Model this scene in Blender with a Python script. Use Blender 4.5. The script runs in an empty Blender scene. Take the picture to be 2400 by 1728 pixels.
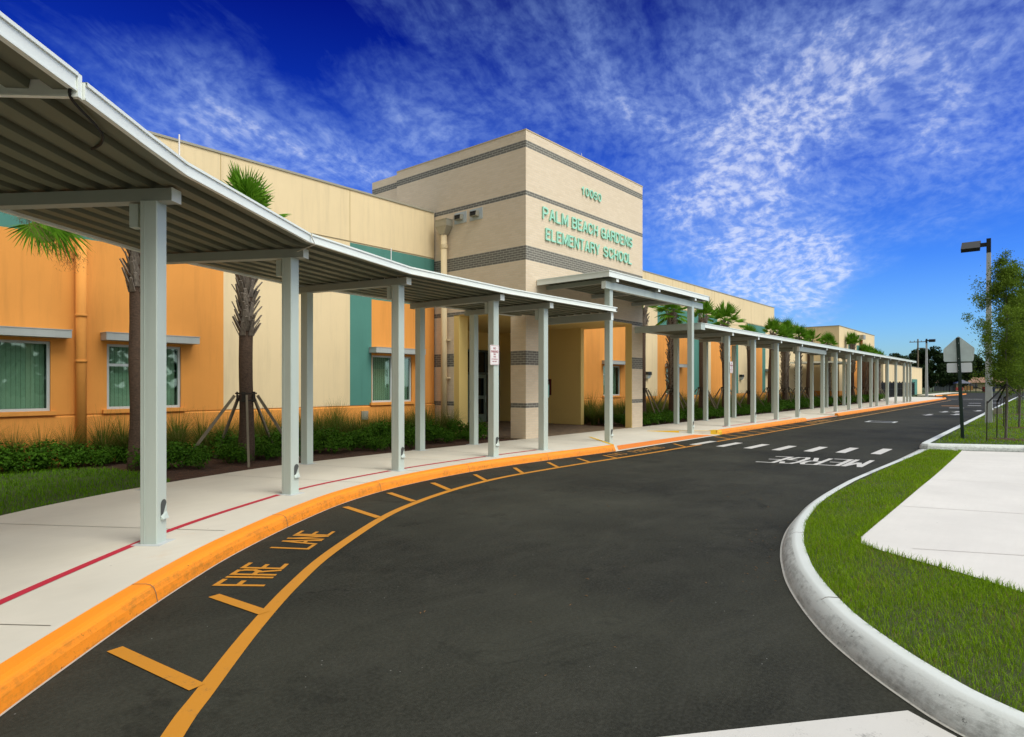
import bpy, math, random
from mathutils import Vector, Matrix
random.seed(7)
S = bpy.context.scene
C = S.collection
R = random.Random(11)
PI = math.pi

# ------------------------------------------------------------------ helpers
class MB:
    def __init__(self): self.v = []; self.f = []; self.mi = []; self.cur = 0
    def add(self, vs, fs):
        b = len(self.v); self.v += [tuple(p) for p in vs]
        for f in fs: self.f.append(tuple(b + i for i in f)); self.mi.append(self.cur)
    def box(self, x0, y0, z0, x1, y1, z1):
        self.add([(x0,y0,z0),(x1,y0,z0),(x1,y1,z0),(x0,y1,z0),(x0,y0,z1),(x1,y0,z1),(x1,y1,z1),(x0,y1,z1)],
                 [(0,3,2,1),(4,5,6,7),(0,1,5,4),(1,2,6,5),(2,3,7,6),(3,0,4,7)])
    def obox(self, c, d, rz=0, m=None):
        M = Matrix.Rotation(rz, 3, 'Z') if m is None else m
        vs = []
        for sz in (-1,1):
            for sx, sy in ((-1,-1),(1,-1),(1,1),(-1,1)):
                vs.append(Vector(c) + M @ Vector((sx*d[0]/2, sy*d[1]/2, sz*d[2]/2)))
        self.add(vs, [(0,3,2,1),(4,5,6,7),(0,1,5,4),(1,2,6,5),(2,3,7,6),(3,0,4,7)])
    def bar(self, a, b, w, h):          # rectangular bar from a to b
        a = Vector(a); b = Vector(b); d = b - a; L = d.length
        x = d.normalized(); up = Vector((0,0,1))
        if abs(x.z) > .99: up = Vector((1,0,0))
        y = up.cross(x).normalized(); z = x.cross(y)
        M = Matrix((x, y, z)).transposed()
        self.obox((a+b)/2, (L, w, h), m=M)
    def prism(self, poly, z0, z1):
        n = len(poly)
        A = sum(poly[i][0]*poly[(i+1)%n][1]-poly[(i+1)%n][0]*poly[i][1] for i in range(n))
        if A < 0: poly = poly[::-1]
        self.add([(p[0],p[1],z0) for p in poly]+[(p[0],p[1],z1) for p in poly],
                 [tuple(range(n-1,-1,-1)), tuple(range(n,2*n))]+[(i,(i+1)%n,n+(i+1)%n,n+i) for i in range(n)])
    def poly(self, pts):                # flat polygon of 3-D points
        self.add(pts, [tuple(range(len(pts)))])
    def tube(self, path, rad, n=8, cap=True):
        path = [Vector(p) for p in path]; m = len(path)
        rads = rad if isinstance(rad, (list,tuple)) else [rad]*m
        vs = []; prev = None
        for i, p in enumerate(path):
            t = (path[min(i+1,m-1)] - path[max(i-1,0)]).normalized()
            if prev is None:
                u = Vector((1,0,0)) if abs(t.x) < .8 else Vector((0,1,0))
                u = (u - t*u.dot(t)).normalized()
            else:
                u = (prev - t*prev.dot(t)).normalized()
            prev = u; w = t.cross(u)
            for k in range(n):
                a = 2*PI*k/n
                vs.append(p + (u*math.cos(a)+w*math.sin(a))*rads[i])
        fs = []
        for i in range(m-1):
            for k in range(n):
                a = i*n+k; b = i*n+(k+1)%n
                fs.append((a,b,b+n,a+n))
        if cap:
            fs.append(tuple(range(n-1,-1,-1))); fs.append(tuple(range((m-1)*n, m*n)))
        self.add(vs, fs)
    def sweep(self, path, prof, cap=True):   # open profile (offset to left of path, z) along 2-D path
        nrm = path_normals(path); k = len(prof); vs = []
        for (x,y), n in zip(path, nrm):
            for o, z in prof: vs.append((x+n[0]*o, y+n[1]*o, z))
        fs = []
        for i in range(len(path)-1):
            for j in range(k-1):
                a = i*k+j
                fs.append((a, a+k, a+k+1, a+1))
        if cap:
            fs.append(tuple(range(k))); fs.append(tuple(range(len(path)*k-1, len(path)*k-k-1, -1)))
        self.add(vs, fs)
    def build(self, name, mats, parent=None, smooth=False, loc=None):
        off = Vector(parent.get('org', (0,0,0))) if parent is not None else Vector((0,0,0))
        o = None
        if parent is None and loc is not None: off = Vector(loc)
        me = bpy.data.meshes.new(name)
        me.from_pydata([(x-off.x, y-off.y, z-off.z) for x,y,z in self.v], [], self.f)
        if not isinstance(mats, (list,tuple)): mats = [mats]
        for m in mats: me.materials.append(m)
        if len(mats) > 1: me.polygons.foreach_set('material_index', self.mi)
        if smooth: me.polygons.foreach_set('use_smooth', [True]*len(me.polygons))
        me.update()
        o = bpy.data.objects.new(name, me); C.objects.link(o)
        if parent is not None:
            o.parent = parent; o['org'] = list(off)
        else:
            if loc is not None: o.location = loc
            o['org'] = list(off)
        return o

def path_normals(path):
    out = []; m = len(path)
    for i in range(m):
        def d(a, b):
            dx, dy = path[b][0]-path[a][0], path[b][1]-path[a][1]; L = math.hypot(dx,dy) or 1
            return (-dy/L, dx/L)
        n1 = d(i-1,i) if i > 0 else None; n2 = d(i,i+1) if i < m-1 else None
        if n1 is None: out.append(n2); continue
        if n2 is None: out.append(n1); continue
        nx, ny = n1[0]+n2[0], n1[1]+n2[1]; L = math.hypot(nx,ny); nx/=L; ny/=L
        k = 1/max(.5, nx*n1[0]+ny*n1[1])
        out.append((nx*k, ny*k))
    return out
def spline(pts, sub=6):
    out = []; n = len(pts)
    for i in range(n-1):
        p0 = pts[max(i-1,0)]; p1 = pts[i]; p2 = pts[i+1]; p3 = pts[min(i+2,n-1)]
        for s in range(sub):
            t = s/sub
            out.append(tuple(.5*((2*p1[k])+(-p0[k]+p2[k])*t+(2*p0[k]-5*p1[k]+4*p2[k]-p3[k])*t*t+(-p0[k]+3*p1[k]-3*p2[k]+p3[k])*t**3) for k in range(len(p1))))
    out.append(tuple(pts[-1])); return out
def offset(path, o):
    return [(p[0]+n[0]*o, p[1]+n[1]*o) for p, n in zip(path, path_normals(path))]
def strip(mb, path, w, z):
    a = offset(path, w/2); b = offset(path, -w/2); n = len(path)
    mb.add([(x,y,z) for x,y in a]+[(x,y,z) for x,y in b], [(i, n+i, n+i+1, i+1) for i in range(n-1)])

def tag(o, label=None, cat=None, group=None, kind=None):
    if label: o['label'] = label
    if cat: o['category'] = cat
    if group: o['group'] = group
    if kind: o['kind'] = kind
    return o
def thing(name, label, cat, loc=(0,0,0), group=None, rz=0):
    o = bpy.data.objects.new(name, None); C.objects.link(o)
    o.empty_display_size = .2; o.location = loc; o.rotation_euler = (0,0,rz); o['org'] = list(loc)
    return tag(o, label, cat, group)
def struct(name, mb, m, smooth=False):
    return tag(mb.build(name, m, smooth=smooth), kind='structure')
def dup(o, parent=None):
    c = o.copy(); C.objects.link(c)
    if parent is not None: c.parent = parent
    for ch in [q for q in bpy.data.objects if q.parent == o]: dup(ch, c)
    return c
KIDS = {}
def dup_fast(o, kids, loc, rz, sc, label=None, group=None):
    c = o.copy(); C.objects.link(c); c.location = loc; c.rotation_euler = (0,0,rz); c.scale = (sc,sc,sc)
    for k, subs in kids:
        d = k.copy(); C.objects.link(d); d.parent = c
        for s in subs:
            e = s.copy(); C.objects.link(e); e.parent = d
    if label: c['label'] = label
    if group: c['group'] = group
    return c

# ------------------------------------------------------------------ materials
def nmat(name):
    m = bpy.data.materials.new(name); m.use_nodes = True; nt = m.node_tree
    return m, nt, nt.nodes['Principled BSDF']
def N(nt, t, **kw):
    n = nt.nodes.new(t)
    for k, v in kw.items():
        if k in n.inputs: n.inputs[k].default_value = v
        else: setattr(n, k, v)
    return n
def math_(nt, op, a, b=None, c=None):
    n = nt.nodes.new('ShaderNodeMath'); n.operation = op
    for i, v in enumerate((a,b,c)):
        if v is None: continue
        if isinstance(v, (int,float)): n.inputs[i].default_value = v
        else: nt.links.new(v, n.inputs[i])
    return n.outputs[0]
def mixc(nt, fac, a, b, mode='MIX'):
    n = nt.nodes.new('ShaderNodeMix'); n.data_type = 'RGBA'; n.blend_type = mode
    for i, v in ((0,fac),(6,a),(7,b)):
        if isinstance(v, (int,float)): n.inputs[i].default_value = v
        elif isinstance(v, (tuple,list)): n.inputs[i].default_value = (*v[:3],1)
        else: nt.links.new(v, n.inputs[i])
    return n.outputs[2]
def ramp(nt, x, stops):
    n = nt.nodes.new('ShaderNodeValToRGB'); e = n.color_ramp.elements
    while len(e) > 1: e.remove(e[-1])
    e[0].position = stops[0][0]; e[0].color = (*stops[0][1],1)
    for p, c in stops[1:]:
        q = e.new(p); q.color = (*c,1)
    nt.links.new(x, n.inputs[0]); return n.outputs[0]
def noise(nt, vec, scale, detail=4, rough=.6, stretch=None, dist=0):
    n = nt.nodes.new('ShaderNodeTexNoise'); n.inputs['Scale'].default_value = scale
    n.inputs['Detail'].default_value = detail; n.inputs['Roughness'].default_value = rough
    n.inputs['Distortion'].default_value = dist
    if stretch:
        mp = nt.nodes.new('ShaderNodeMapping'); mp.inputs['Scale'].default_value = stretch
        nt.links.new(vec, mp.inputs[0]); vec = mp.outputs[0]
    nt.links.new(vec, n.inputs['Vector']); return n.outputs['Fac']
def pos(nt): return nt.nodes.new('ShaderNodeNewGeometry').outputs['Position']
def objc(nt): return nt.nodes.new('ShaderNodeTexCoord').outputs['Object']
def bump(nt, b, h, strength=.3, dist=.01):
    n = nt.nodes.new('ShaderNodeBump'); n.inputs['Strength'].default_value = strength
    n.inputs['Distance'].default_value = dist
    nt.links.new(h, n.inputs['Height']); nt.links.new(n.outputs[0], b.inputs['Normal'])
def mul(c, k): return tuple(min(1, x*k) for x in c)

def surf(name, col, rough=.8, var=.12, vs=1.5, bs=60, bst=.15, bd=.004, metal=0, spec=.4, streak=0, wp=True, fine=.04):
    m, nt, b = nmat(name); v = pos(nt) if wp else objc(nt)
    n1 = noise(nt, v, vs, 5, .65); n2 = noise(nt, v, bs, 3, .6)
    c = mixc(nt, n1, mul(col, 1-var), mul(col, 1+var))
    if fine:
        c = mixc(nt, math_(nt,'MULTIPLY', n2, fine*6), c, mul(col, 1-fine*4))
    if streak:
        s = noise(nt, v, 1.0, 4, .7, stretch=(5,5,.35))
        f = math_(nt, 'MULTIPLY', math_(nt,'GREATER_THAN', s, .5), math_(nt,'MULTIPLY', math_(nt,'SUBTRACT', s, .5), streak*6))
        c = mixc(nt, f, c, mul(col, .55))
    nt.links.new(c, b.inputs['Base Color'])
    b.inputs['Roughness'].default_value = rough; b.inputs['Metallic'].default_value = metal
    b.inputs['Specular IOR Level'].default_value = spec
    if bst: bump(nt, b, n2, bst, bd)
    return m

ORANGE = (.80,.335,.070); CREAM = (.78,.63,.39); TEAL = (.075,.235,.20)
M = {}
M['orange'] = surf('stucco_orange', ORANGE, .85, .13, .55, 90, .35, .006, streak=.2)
M['cream'] = surf('stucco_cream', CREAM, .85, .10, .55, 90, .35, .006, streak=.2)
M['portal'] = surf('stucco_portal_cream', (.80,.60,.22), .85, .05, .5, 90, .2, .004)
M['teal'] = surf('stucco_teal', TEAL, .85, .16, .7, 90, .35, .006, streak=.2)
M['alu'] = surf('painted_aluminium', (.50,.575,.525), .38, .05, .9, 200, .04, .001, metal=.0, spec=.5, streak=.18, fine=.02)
M['beam'] = surf('shaded_beam_alu', (.31,.345,.315), .45, .06, .9, 200, .04, .001, fine=.02)  # same metal as the posts, darkened to paint in shade under the roof
M['deck'] = surf('shaded_deck_alu', (.135,.145,.10), .5, .07, .7, 200, .03, .001, spec=.4, fine=.02)  # darker than the posts: the underside's shade is put into the colour
M['fascia'] = surf('white_fascia', (.84,.89,.84), .35, .04, .8, 200, .03, .001, spec=.5, streak=.06, fine=.02)
M['galv'] = surf('galvanised', (.42,.40,.33), .4, .2, 12, 80, .1, .002, metal=.4)
M['darkmetal'] = surf('dark_bronze', (.018,.02,.018), .45, .1, 3, 80, .05, .001)
M['green_post'] = surf('green_post_paint', (.012,.03,.022), .5, .15, 5, 100, .1, .001)
M['sign_back'] = surf('sign_back', (.62,.74,.74), .45, .28, 5, 60, .05, .001, metal=.3)
M['sign_back2'] = surf('sign_back_white', (.75,.82,.86), .45, .08, 5, 60, .05, .001, metal=.2)
M['sign_white'] = surf('sign_white', (.82,.80,.80), .4, .02, 5, 60, 0)
M['sign_red'] = surf('sign_red', (.36,.02,.05), .5, .05, 5, 60, 0)
M['letters'] = surf('green_letters', (.38,.76,.59), .45, .05, 3, 60, 0)
M['frame'] = surf('window_frame', (.50,.56,.58), .4, .04, 2, 100, .03, .001)
M['shade_box'] = surf('sunshade_metal', (.44,.48,.48), .45, .06, 2, 100, .05, .001, streak=.2)
M['pole_conc'] = surf('pole_concrete', (.50,.53,.54), .8, .14, 4, 90, .2, .003)
M['wood'] = surf('brace_wood', (.19,.16,.11), .85, .35, 6, 60, .4, .006, wp=False)
M['wood_dark'] = surf('dark_wood', (.035,.03,.022), .85, .3, 6, 60, .4, .006, wp=False)
M['scupper'] = surf('scupper_shade', (.07,.08,.075), .6, .2, 6, 60, .1, .002)  # flat fill that paints the shade inside the drain opening
M['black'] = surf('black_rubber', (.01,.01,.01), .7, .2, 6, 60, .1, .002, wp=False)
M['door_dark'] = surf('door_dark', (.07,.10,.09), .4, .1, 2, 60, .02, .001)
M['int_dark'] = surf('interior_dark', (.03,.035,.03), .9, .1, 2, 60, 0)
M['tan_roof'] = surf('tan_shingle', (.24,.14,.09), .9, .15, .8, 8, .3, .02)
M['house_wall'] = surf('house_wall', (.42,.36,.22), .9, .1, .8, 8, .1, .01)
M['blue'] = surf('play_blue', (.012,.025,.08), .5, .1, 2, 30, 0)
M['red'] = surf('play_red', (.28,.025,.02), .5, .1, 2, 30, 0)
M['yellowp'] = surf('play_yellow', (.25,.13,.03), .5, .1, 2, 30, 0)
M['roofmem'] = surf('roof_membrane', (.5,.5,.47), .9, .1, .6, 30, .1, .01)
M['coping'] = surf('coping_metal', (.33,.31,.24), .5, .08, 2, 60, .05, .002)
M['maroon'] = surf('maroon_frame', (.12,.02,.015), .5, .1, 2, 60, 0)
M['notice'] = surf('notice_glass', (.20,.18,.11), .2, .1, 2, 60, 0)
M['fence'] = surf('black_fence', (.014,.015,.014), .5, .1, 2, 60, 0)

def glass_mat():
    m, nt, b = nmat('window_glass'); out = nt.nodes['Material Output']
    tr = N(nt,'ShaderNodeBsdfTransparent'); tr.inputs[0].default_value = (.74,.84,.78,1)
    gl = N(nt,'ShaderNodeBsdfGlossy'); gl.inputs['Roughness'].default_value = .02; gl.inputs[0].default_value=(.75,.9,.85,1)
    lw = N(nt,'ShaderNodeLayerWeight'); lw.inputs[0].default_value = .45
    f = math_(nt,'ADD', math_(nt,'MULTIPLY', lw.outputs['Facing'], .38), .07)
    mx = N(nt,'ShaderNodeMixShader'); nt.links.new(f, mx.inputs[0]); nt.links.new(tr.outputs[0], mx.inputs[1]); nt.links.new(gl.outputs[0], mx.inputs[2])
    nt.links.new(mx.outputs[0], out.inputs[0]); return m
M['glass'] = glass_mat()
def dglass():
    m, nt, b = nmat('dark_glass'); b.inputs['Base Color'].default_value=(.006,.01,.008,1); b.inputs['Roughness'].default_value=.04
    b.inputs['Specular IOR Level'].default_value=.7; return m
M['dglass'] = dglass()
M['blind'] = surf('vertical_blinds', (.68,.80,.69), .7, .08, 2, 60, 0)

def brick_mat():
    m, nt, b = nmat('brick_courses'); p = pos(nt)
    s = N(nt,'ShaderNodeSeparateXYZ'); nt.links.new(p, s.inputs[0])
    u = math_(nt,'ADD', s.outputs[0], s.outputs[1]); z = math_(nt,'SUBTRACT', s.outputs[2], .15)
    cb = N(nt,'ShaderNodeCombineXYZ'); nt.links.new(u, cb.inputs[0]); nt.links.new(z, cb.inputs[1])
    RH = .0715
    def bt(c1, c2, mo):
        t = N(nt,'ShaderNodeTexBrick'); nt.links.new(cb.outputs[0], t.inputs['Vector'])
        t.inputs['Color1'].default_value=(*c1,1); t.inputs['Color2'].default_value=(*c2,1); t.inputs['Mortar'].default_value=(*mo,1)
        t.inputs['Scale'].default_value=1; t.inputs['Brick Width'].default_value=.23; t.inputs['Row Height'].default_value=RH
        t.inputs['Mortar Size'].default_value=.008; t.inputs['Mortar Smooth'].default_value=.1; t.inputs['Bias'].default_value=-.2
        return t
    L = bt((.84,.71,.545),(.77,.64,.47),(.76,.67,.54)); D = bt((.13,.135,.125),(.17,.17,.15),(.44,.44,.40))
    row = math_(nt,'FLOOR', math_(nt,'DIVIDE', z, RH))
    msk = None
    for z0, z1 in ((8.89,9.08),(7.42,7.60),(5.52,5.95),(3.99,4.18),(2.39,2.77),(1.05,1.19)):
        r0 = round((z0-.15)/RH); r1 = round((z1-.15)/RH)
        a = math_(nt,'MULTIPLY', math_(nt,'GREATER_THAN', row, r0-.5), math_(nt,'LESS_THAN', row, r1-.5))
        msk = a if msk is None else math_(nt,'ADD', msk, a)
    c = mixc(nt, msk, L.outputs[0], D.outputs[0])
    n = noise(nt, p, .7, 5, .65); c = mixc(nt, n, c, (.93,.90,.86), 'MULTIPLY')
    n3 = noise(nt, p, 40, 3, .6); c = mixc(nt, math_(nt,'MULTIPLY', n3, .25), c, (.35,.28,.2), 'MIX')
    nt.links.new(c, b.inputs['Base Color']); b.inputs['Roughness'].default_value=.88
    bump(nt, b, math_(nt,'SUBTRACT', math_(nt,'MULTIPLY', n3, .3), L.outputs['Fac']), .5, .006)
    return m
M['brick'] = brick_mat()

def asphalt_mat():
    m, nt, b = nmat('asphalt'); p = pos(nt)
    big = ramp(nt, noise(nt, p, .28, 6, .62), [(.3,(0,0,0)),(.7,(1,1,1))]); mid = ramp(nt, noise(nt, p, 1.6, 6, .72, stretch=(.45,1.7,1)), [(.35,(0,0,0)),(.72,(1,1,1))]); fine = noise(nt, p, 160, 2, .7)
    c = mixc(nt, big, (.005,.0056,.0044), (.058,.059,.043))
    c = mixc(nt, math_(nt,'MULTIPLY', mid, .47), c, (.036,.038,.031))
    c = mixc(nt, math_(nt,'MULTIPLY', fine, .5), c, (.011,.0115,.0105))
    gr_ = noise(nt, p, 38, 4, .75); c = mixc(nt, math_(nt,'MULTIPLY', ramp(nt, gr_, [(.42,(0,0,0)),(.62,(1,1,1))]), .38), c, (.060,.062,.052))
    du_ = noise(nt, p, 1.1, 7, .78, stretch=(.6,1.3,1), dist=1.2); c = mixc(nt, math_(nt,'MULTIPLY', ramp(nt, du_, [(.48,(0,0,0)),(.70,(1,1,1))]), .15), c, (.100,.098,.080))
    st_ = noise(nt, p, .9, 6, .8, dist=.8); c = mixc(nt, math_(nt,'MULTIPLY', ramp(nt, st_, [(.56,(0,0,0)),(.66,(1,1,1))]), .45), c, (.010,.011,.009))
    vo = N(nt,'ShaderNodeTexVoronoi'); vo.inputs['Scale'].default_value = 9; nt.links.new(p, vo.inputs['Vector'])
    n4 = noise(nt, p, 1.3, 2, .5)
    sp = math_(nt,'MULTIPLY', math_(nt,'LESS_THAN', vo.outputs['Distance'], .045), math_(nt,'GREATER_THAN', n4, .55))
    c = mixc(nt, math_(nt,'MULTIPLY', sp, .6), c, (.25,.25,.24))
    vo2 = N(nt,'ShaderNodeTexVoronoi'); vo2.inputs['Scale'].default_value = 1.6; nt.links.new(p, vo2.inputs['Vector'])
    sp2 = math_(nt,'LESS_THAN', vo2.outputs['Distance'], .035)
    c = mixc(nt, math_(nt,'MULTIPLY', sp2, .75), c, (.008,.008,.008))
    # hairline cracks
    v3 = N(nt,'ShaderNodeTexVoronoi'); v3.feature='DISTANCE_TO_EDGE'; v3.inputs['Scale'].default_value=.28
    dn = N(nt,'ShaderNodeTexNoise'); dn.inputs['Scale'].default_value=1.3; dn.inputs['Detail'].default_value=6; nt.links.new(p, dn.inputs['Vector'])
    vm = N(nt,'ShaderNodeVectorMath'); vm.operation='MULTIPLY_ADD'; nt.links.new(dn.outputs['Color'], vm.inputs[0]); vm.inputs[1].default_value=(.9,.9,0); nt.links.new(p, vm.inputs[2])
    nt.links.new(vm.outputs[0], v3.inputs['Vector'])
    ck = math_(nt,'MULTIPLY', math_(nt,'LESS_THAN', v3.outputs['Distance'], .0022), math_(nt,'GREATER_THAN', noise(nt,p,.5,2,.5), .55))
    c = mixc(nt, math_(nt,'MULTIPLY', ck, .6), c, (.008,.008,.008))
    nt.links.new(c, b.inputs['Base Color']); b.inputs['Roughness'].default_value=.82
    b.inputs['Specular IOR Level'].default_value=.10
    bump(nt, b, fine, .6, .008); return m
M['asphalt'] = asphalt_mat()

def conc(name, col, st=.1, warm=None):
    m, nt, b = nmat(name); p = pos(nt)
    big = noise(nt, p, .5, 5, .65); br = noise(nt, p, 3, 4, .6, stretch=(.6,5,1)); fine = noise(nt, p, 120, 3, .7)
    c = mixc(nt, ramp(nt, big, [(.3,(0,0,0)),(.7,(1,1,1))]), mul(col,.84), mul(col,1.06)); c = mixc(nt, math_(nt,'MULTIPLY', br, .55), c, mul(col,.82))
    s = noise(nt, p, 1.1, 6, .75)
    f = math_(nt,'MULTIPLY', math_(nt,'MAXIMUM', math_(nt,'SUBTRACT', s, .6), 0), 3*st*10)
    c = mixc(nt, math_(nt,'MINIMUM', f, .5), c, warm or mul(col,.7))
    vo = N(nt,'ShaderNodeTexVoronoi'); vo.inputs['Scale'].default_value=3.2; nt.links.new(p, vo.inputs['Vector'])
    c = mixc(nt, math_(nt,'MULTIPLY', math_(nt,'LESS_THAN', vo.outputs['Distance'], .03), .5), c, mul(col,.35))
    nt.links.new(c, b.inputs['Base Color']); b.inputs['Roughness'].default_value=.85
    bump(nt, b, fine, .3, .003); return m
M['sidewalk'] = conc('sidewalk_concrete', (.64,.605,.52), .1, (.60,.45,.30))
M['pad'] = conc('pad_concrete', (.64,.625,.60), .05)
M['joint'] = surf('joint_dark', (.16,.14,.11), .9, .2, 3, 60, 0)

def paint_mat(name, col, wear=.25, dirt=(.05,.05,.045), rough=.6, sc=7, edge=.5):
    m, nt, b = nmat(name); p = pos(nt)
    n1 = noise(nt, p, sc, 6, .72); n2 = noise(nt, p, 90, 3, .7); n3 = noise(nt, p, 1.1, 3, .6)
    c = mixc(nt, n3, mul(col,.86), mul(col,1.06))
    t = math_(nt,'ADD', math_(nt,'MULTIPLY', n1, .7), math_(nt,'MULTIPLY', n2, .3))
    f = math_(nt,'MINIMUM', math_(nt,'MULTIPLY', math_(nt,'MAXIMUM', math_(nt,'SUBTRACT', t, .62-wear*.25), 0), 5), .9)
    c = mixc(nt, f, c, dirt)
    nt.links.new(c, b.inputs['Base Color']); b.inputs['Roughness'].default_value=rough
    bump(nt, b, n2, .3, .004); return m
M['mark_orange'] = paint_mat('road_orange_paint', (.52,.215,.014), .2)
M['mark_white'] = paint_mat('road_white_paint', (.55,.54,.51), .24)
M['mark_faint'] = paint_mat('faint_orange_paint', (.36,.17,.03), .42, (.06,.055,.045), .7, 22)
M['mark_thin'] = paint_mat('worn_paint', (.42,.24,.07), .3)
M['red_line'] = paint_mat('red_line_paint', (.50,.012,.045), .02, (.45,.3,.26))
M['kerb_yellow'] = paint_mat('kerb_yellow_paint', (.75,.46,.015), .1, (.3,.17,.02))
M['flush_orange'] = paint_mat('flush_orange_paint', (.80,.22,.03), .08, (.4,.12,.03))
def kerb_mat(name, top, face, dirt, amt):
    m, nt, b = nmat(name); p = pos(nt); s = N(nt,'ShaderNodeSeparateXYZ'); nt.links.new(p, s.inputs[0])
    n1 = noise(nt, p, 2.2, 6, .75, stretch=(1,1,6)); n2 = noise(nt, p, 70, 3, .7); n3 = noise(nt, p, 13, 5, .75)
    low = math_(nt,'LESS_THAN', s.outputs[2], .135)
    c = mixc(nt, noise(nt,p,.8,3,.6), mul(top,.9), mul(top,1.06))
    t = math_(nt,'ADD', math_(nt,'MULTIPLY', n1, .6), math_(nt,'MULTIPLY', n3, .4))
    f = math_(nt,'MULTIPLY', math_(nt,'MINIMUM', math_(nt,'MULTIPLY', math_(nt,'MAXIMUM', math_(nt,'SUBTRACT', t, .47), 0), 6), 1), math_(nt,'ADD', math_(nt,'MULTIPLY', low, amt), .05))
    c = mixc(nt, f, c, dirt)
    sm = math_(nt,'MULTIPLY', math_(nt,'GREATER_THAN', noise(nt,p,24,5,.8), .62), math_(nt,'MULTIPLY', low, math_(nt,'GREATER_THAN', noise(nt,p,1.7,2,.5), .52)))
    c = mixc(nt, math_(nt,'MULTIPLY', sm, .7), c, mul(dirt,.35))
    nt.links.new(c, b.inputs['Base Color']); b.inputs['Roughness'].default_value=.6
    bump(nt, b, n2, .35, .004); return m
M['kerb_orange'] = kerb_mat('kerb_orange_paint', (.93,.285,.010), None, (.26,.125,.016), .55)
M['kerb_grey'] = kerb_mat('kerb_grey_concrete', (.60,.64,.62), None, (.20,.215,.20), .75)

def soil(name, c1, c2, sc, bs=.8, bd=.02):
    m, nt, b = nmat(name); p = pos(nt)
    n1 = noise(nt, p, sc, 5, .75); n2 = noise(nt, p, sc*6, 3, .7)
    c = mixc(nt, ramp(nt, n1, [(.35,(0,0,0)),(.65,(1,1,1))]), c1, c2)
    c = mixc(nt, math_(nt,'MULTIPLY', n2, .5), c, mul(c1,.5))
    nt.links.new(c, b.inputs['Base Color']); b.inputs['Roughness'].default_value=.95
    bump(nt, b, n2, bs, bd); return m
M['mulch'] = soil('mulch', (.045,.022,.012), (.12,.055,.03), 22)
M['turf'] = soil('turf', (.030,.052,.010), (.055,.085,.014), 5, .6, .02)
M['turf_soil'] = soil('turf_soil', (.035,.060,.008), (.055,.05,.02), 16, .6, .01)
M['pavers'] = None
def paver_mat():
    m, nt, b = nmat('brick_pavers'); p = pos(nt)
    t = N(nt,'ShaderNodeTexBrick'); nt.links.new(p, t.inputs['Vector'])
    t.inputs['Color1'].default_value=(.22,.15,.09,1); t.inputs['Color2'].default_value=(.13,.095,.06,1); t.inputs['Mortar'].default_value=(.06,.05,.035,1)
    t.inputs['Scale'].default_value=1; t.inputs['Brick Width'].default_value=.22; t.inputs['Row Height'].default_value=.11; t.inputs['Mortar Size'].default_value=.004
    nt.links.new(t.outputs[0], b.inputs['Base Color']); b.inputs['Roughness'].default_value=.9; return m
M['pavers'] = paver_mat()

def leaf_mat(name, c1, c2, trans=.3, sc=1.2, rough=.7, dry=0):
    m, nt, b = nmat(name); out = nt.nodes['Material Output']; p = pos(nt)
    gi = nt.nodes.new('ShaderNodeNewGeometry'); r = gi.outputs['Random Per Island']
    n1 = noise(nt, p, sc, 3, .6)
    c = mixc(nt, math_(nt,'ADD', math_(nt,'MULTIPLY', r, .6), math_(nt,'MULTIPLY', n1, .4)), c1, c2)
    if dry: c = mixc(nt, math_(nt,'GREATER_THAN', math_(nt,'ADD', math_(nt,'MULTIPLY', r, .8), math_(nt,'MULTIPLY', n1, .4)), dry), c, (.26,.20,.07))
    nt.links.new(c, b.inputs['Base Color']); b.inputs['Roughness'].default_value=rough
    b.inputs['Specular IOR Level'].default_value=.12
    tl = N(nt,'ShaderNodeBsdfTranslucent'); nt.links.new(c, tl.inputs[0])
    mx = N(nt,'ShaderNodeMixShader'); mx.inputs[0].default_value=trans
    nt.links.new(b.outputs[0], mx.inputs[1]); nt.links.new(tl.outputs[0], mx.inputs[2]); nt.links.new(mx.outputs[0], out.inputs[0])
    return m
M['grass'] = leaf_mat('grass_blades', (.09,.19,.003), (.30,.48,.012), .35, 1.5, dry=.95)
M['grass_dark'] = leaf_mat('grass_blades_dark', (.055,.16,.003), (.16,.33,.008), .3, 1.5)
M['tuft'] = leaf_mat('ornamental_grass', (.035,.08,.006), (.15,.20,.03), .35, 2, dry=.88)
M['shrub'] = leaf_mat('shrub_leaf', (.015,.055,.004), (.085,.21,.010), .25, 3)
M['palm'] = leaf_mat('palm_leaf', (.045,.145,.006), (.17,.36,.022), .25, 1.5)
M['palm_dead'] = leaf_mat('dead_stalk', (.09,.06,.025), (.18,.12,.05), .2, 2)
M['oak'] = leaf_mat('young_tree_leaf', (.05,.10,.010), (.20,.31,.03), .35, 1.2)
M['bigtree'] = leaf_mat('evergreen_leaf', (.006,.016,.004), (.022,.05,.010), .15, .4)
M['bigtree2'] = leaf_mat('far_tree_leaf', (.010,.022,.006), (.035,.065,.014), .15, .4)
def bark(name, c1, c2, sc=(18,18,40)):
    m, nt, b = nmat(name); p = objc(nt)
    n1 = noise(nt, p, 1, 4, .7, stretch=sc); n2 = noise(nt, p, 3, 4, .7)
    c = mixc(nt, ramp(nt, n1, [(.3,(0,0,0)),(.7,(1,1,1))]), c1, c2); c = mixc(nt, math_(nt,'MULTIPLY',n2,.4), c, mul(c1,.6))
    nt.links.new(c, b.inputs['Base Color']); b.inputs['Roughness'].default_value=.9; bump(nt, b, n1, .9, .02); return m
M['palm_bark'] = bark('palm_bark', (.045,.028,.018), (.14,.085,.055))
M['boot'] = bark('palm_boot', (.12,.10,.08), (.34,.29,.24), (30,30,8))
M['oak_bark'] = bark('tree_bark', (.09,.085,.065), (.22,.21,.17), (40,40,9))

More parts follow.
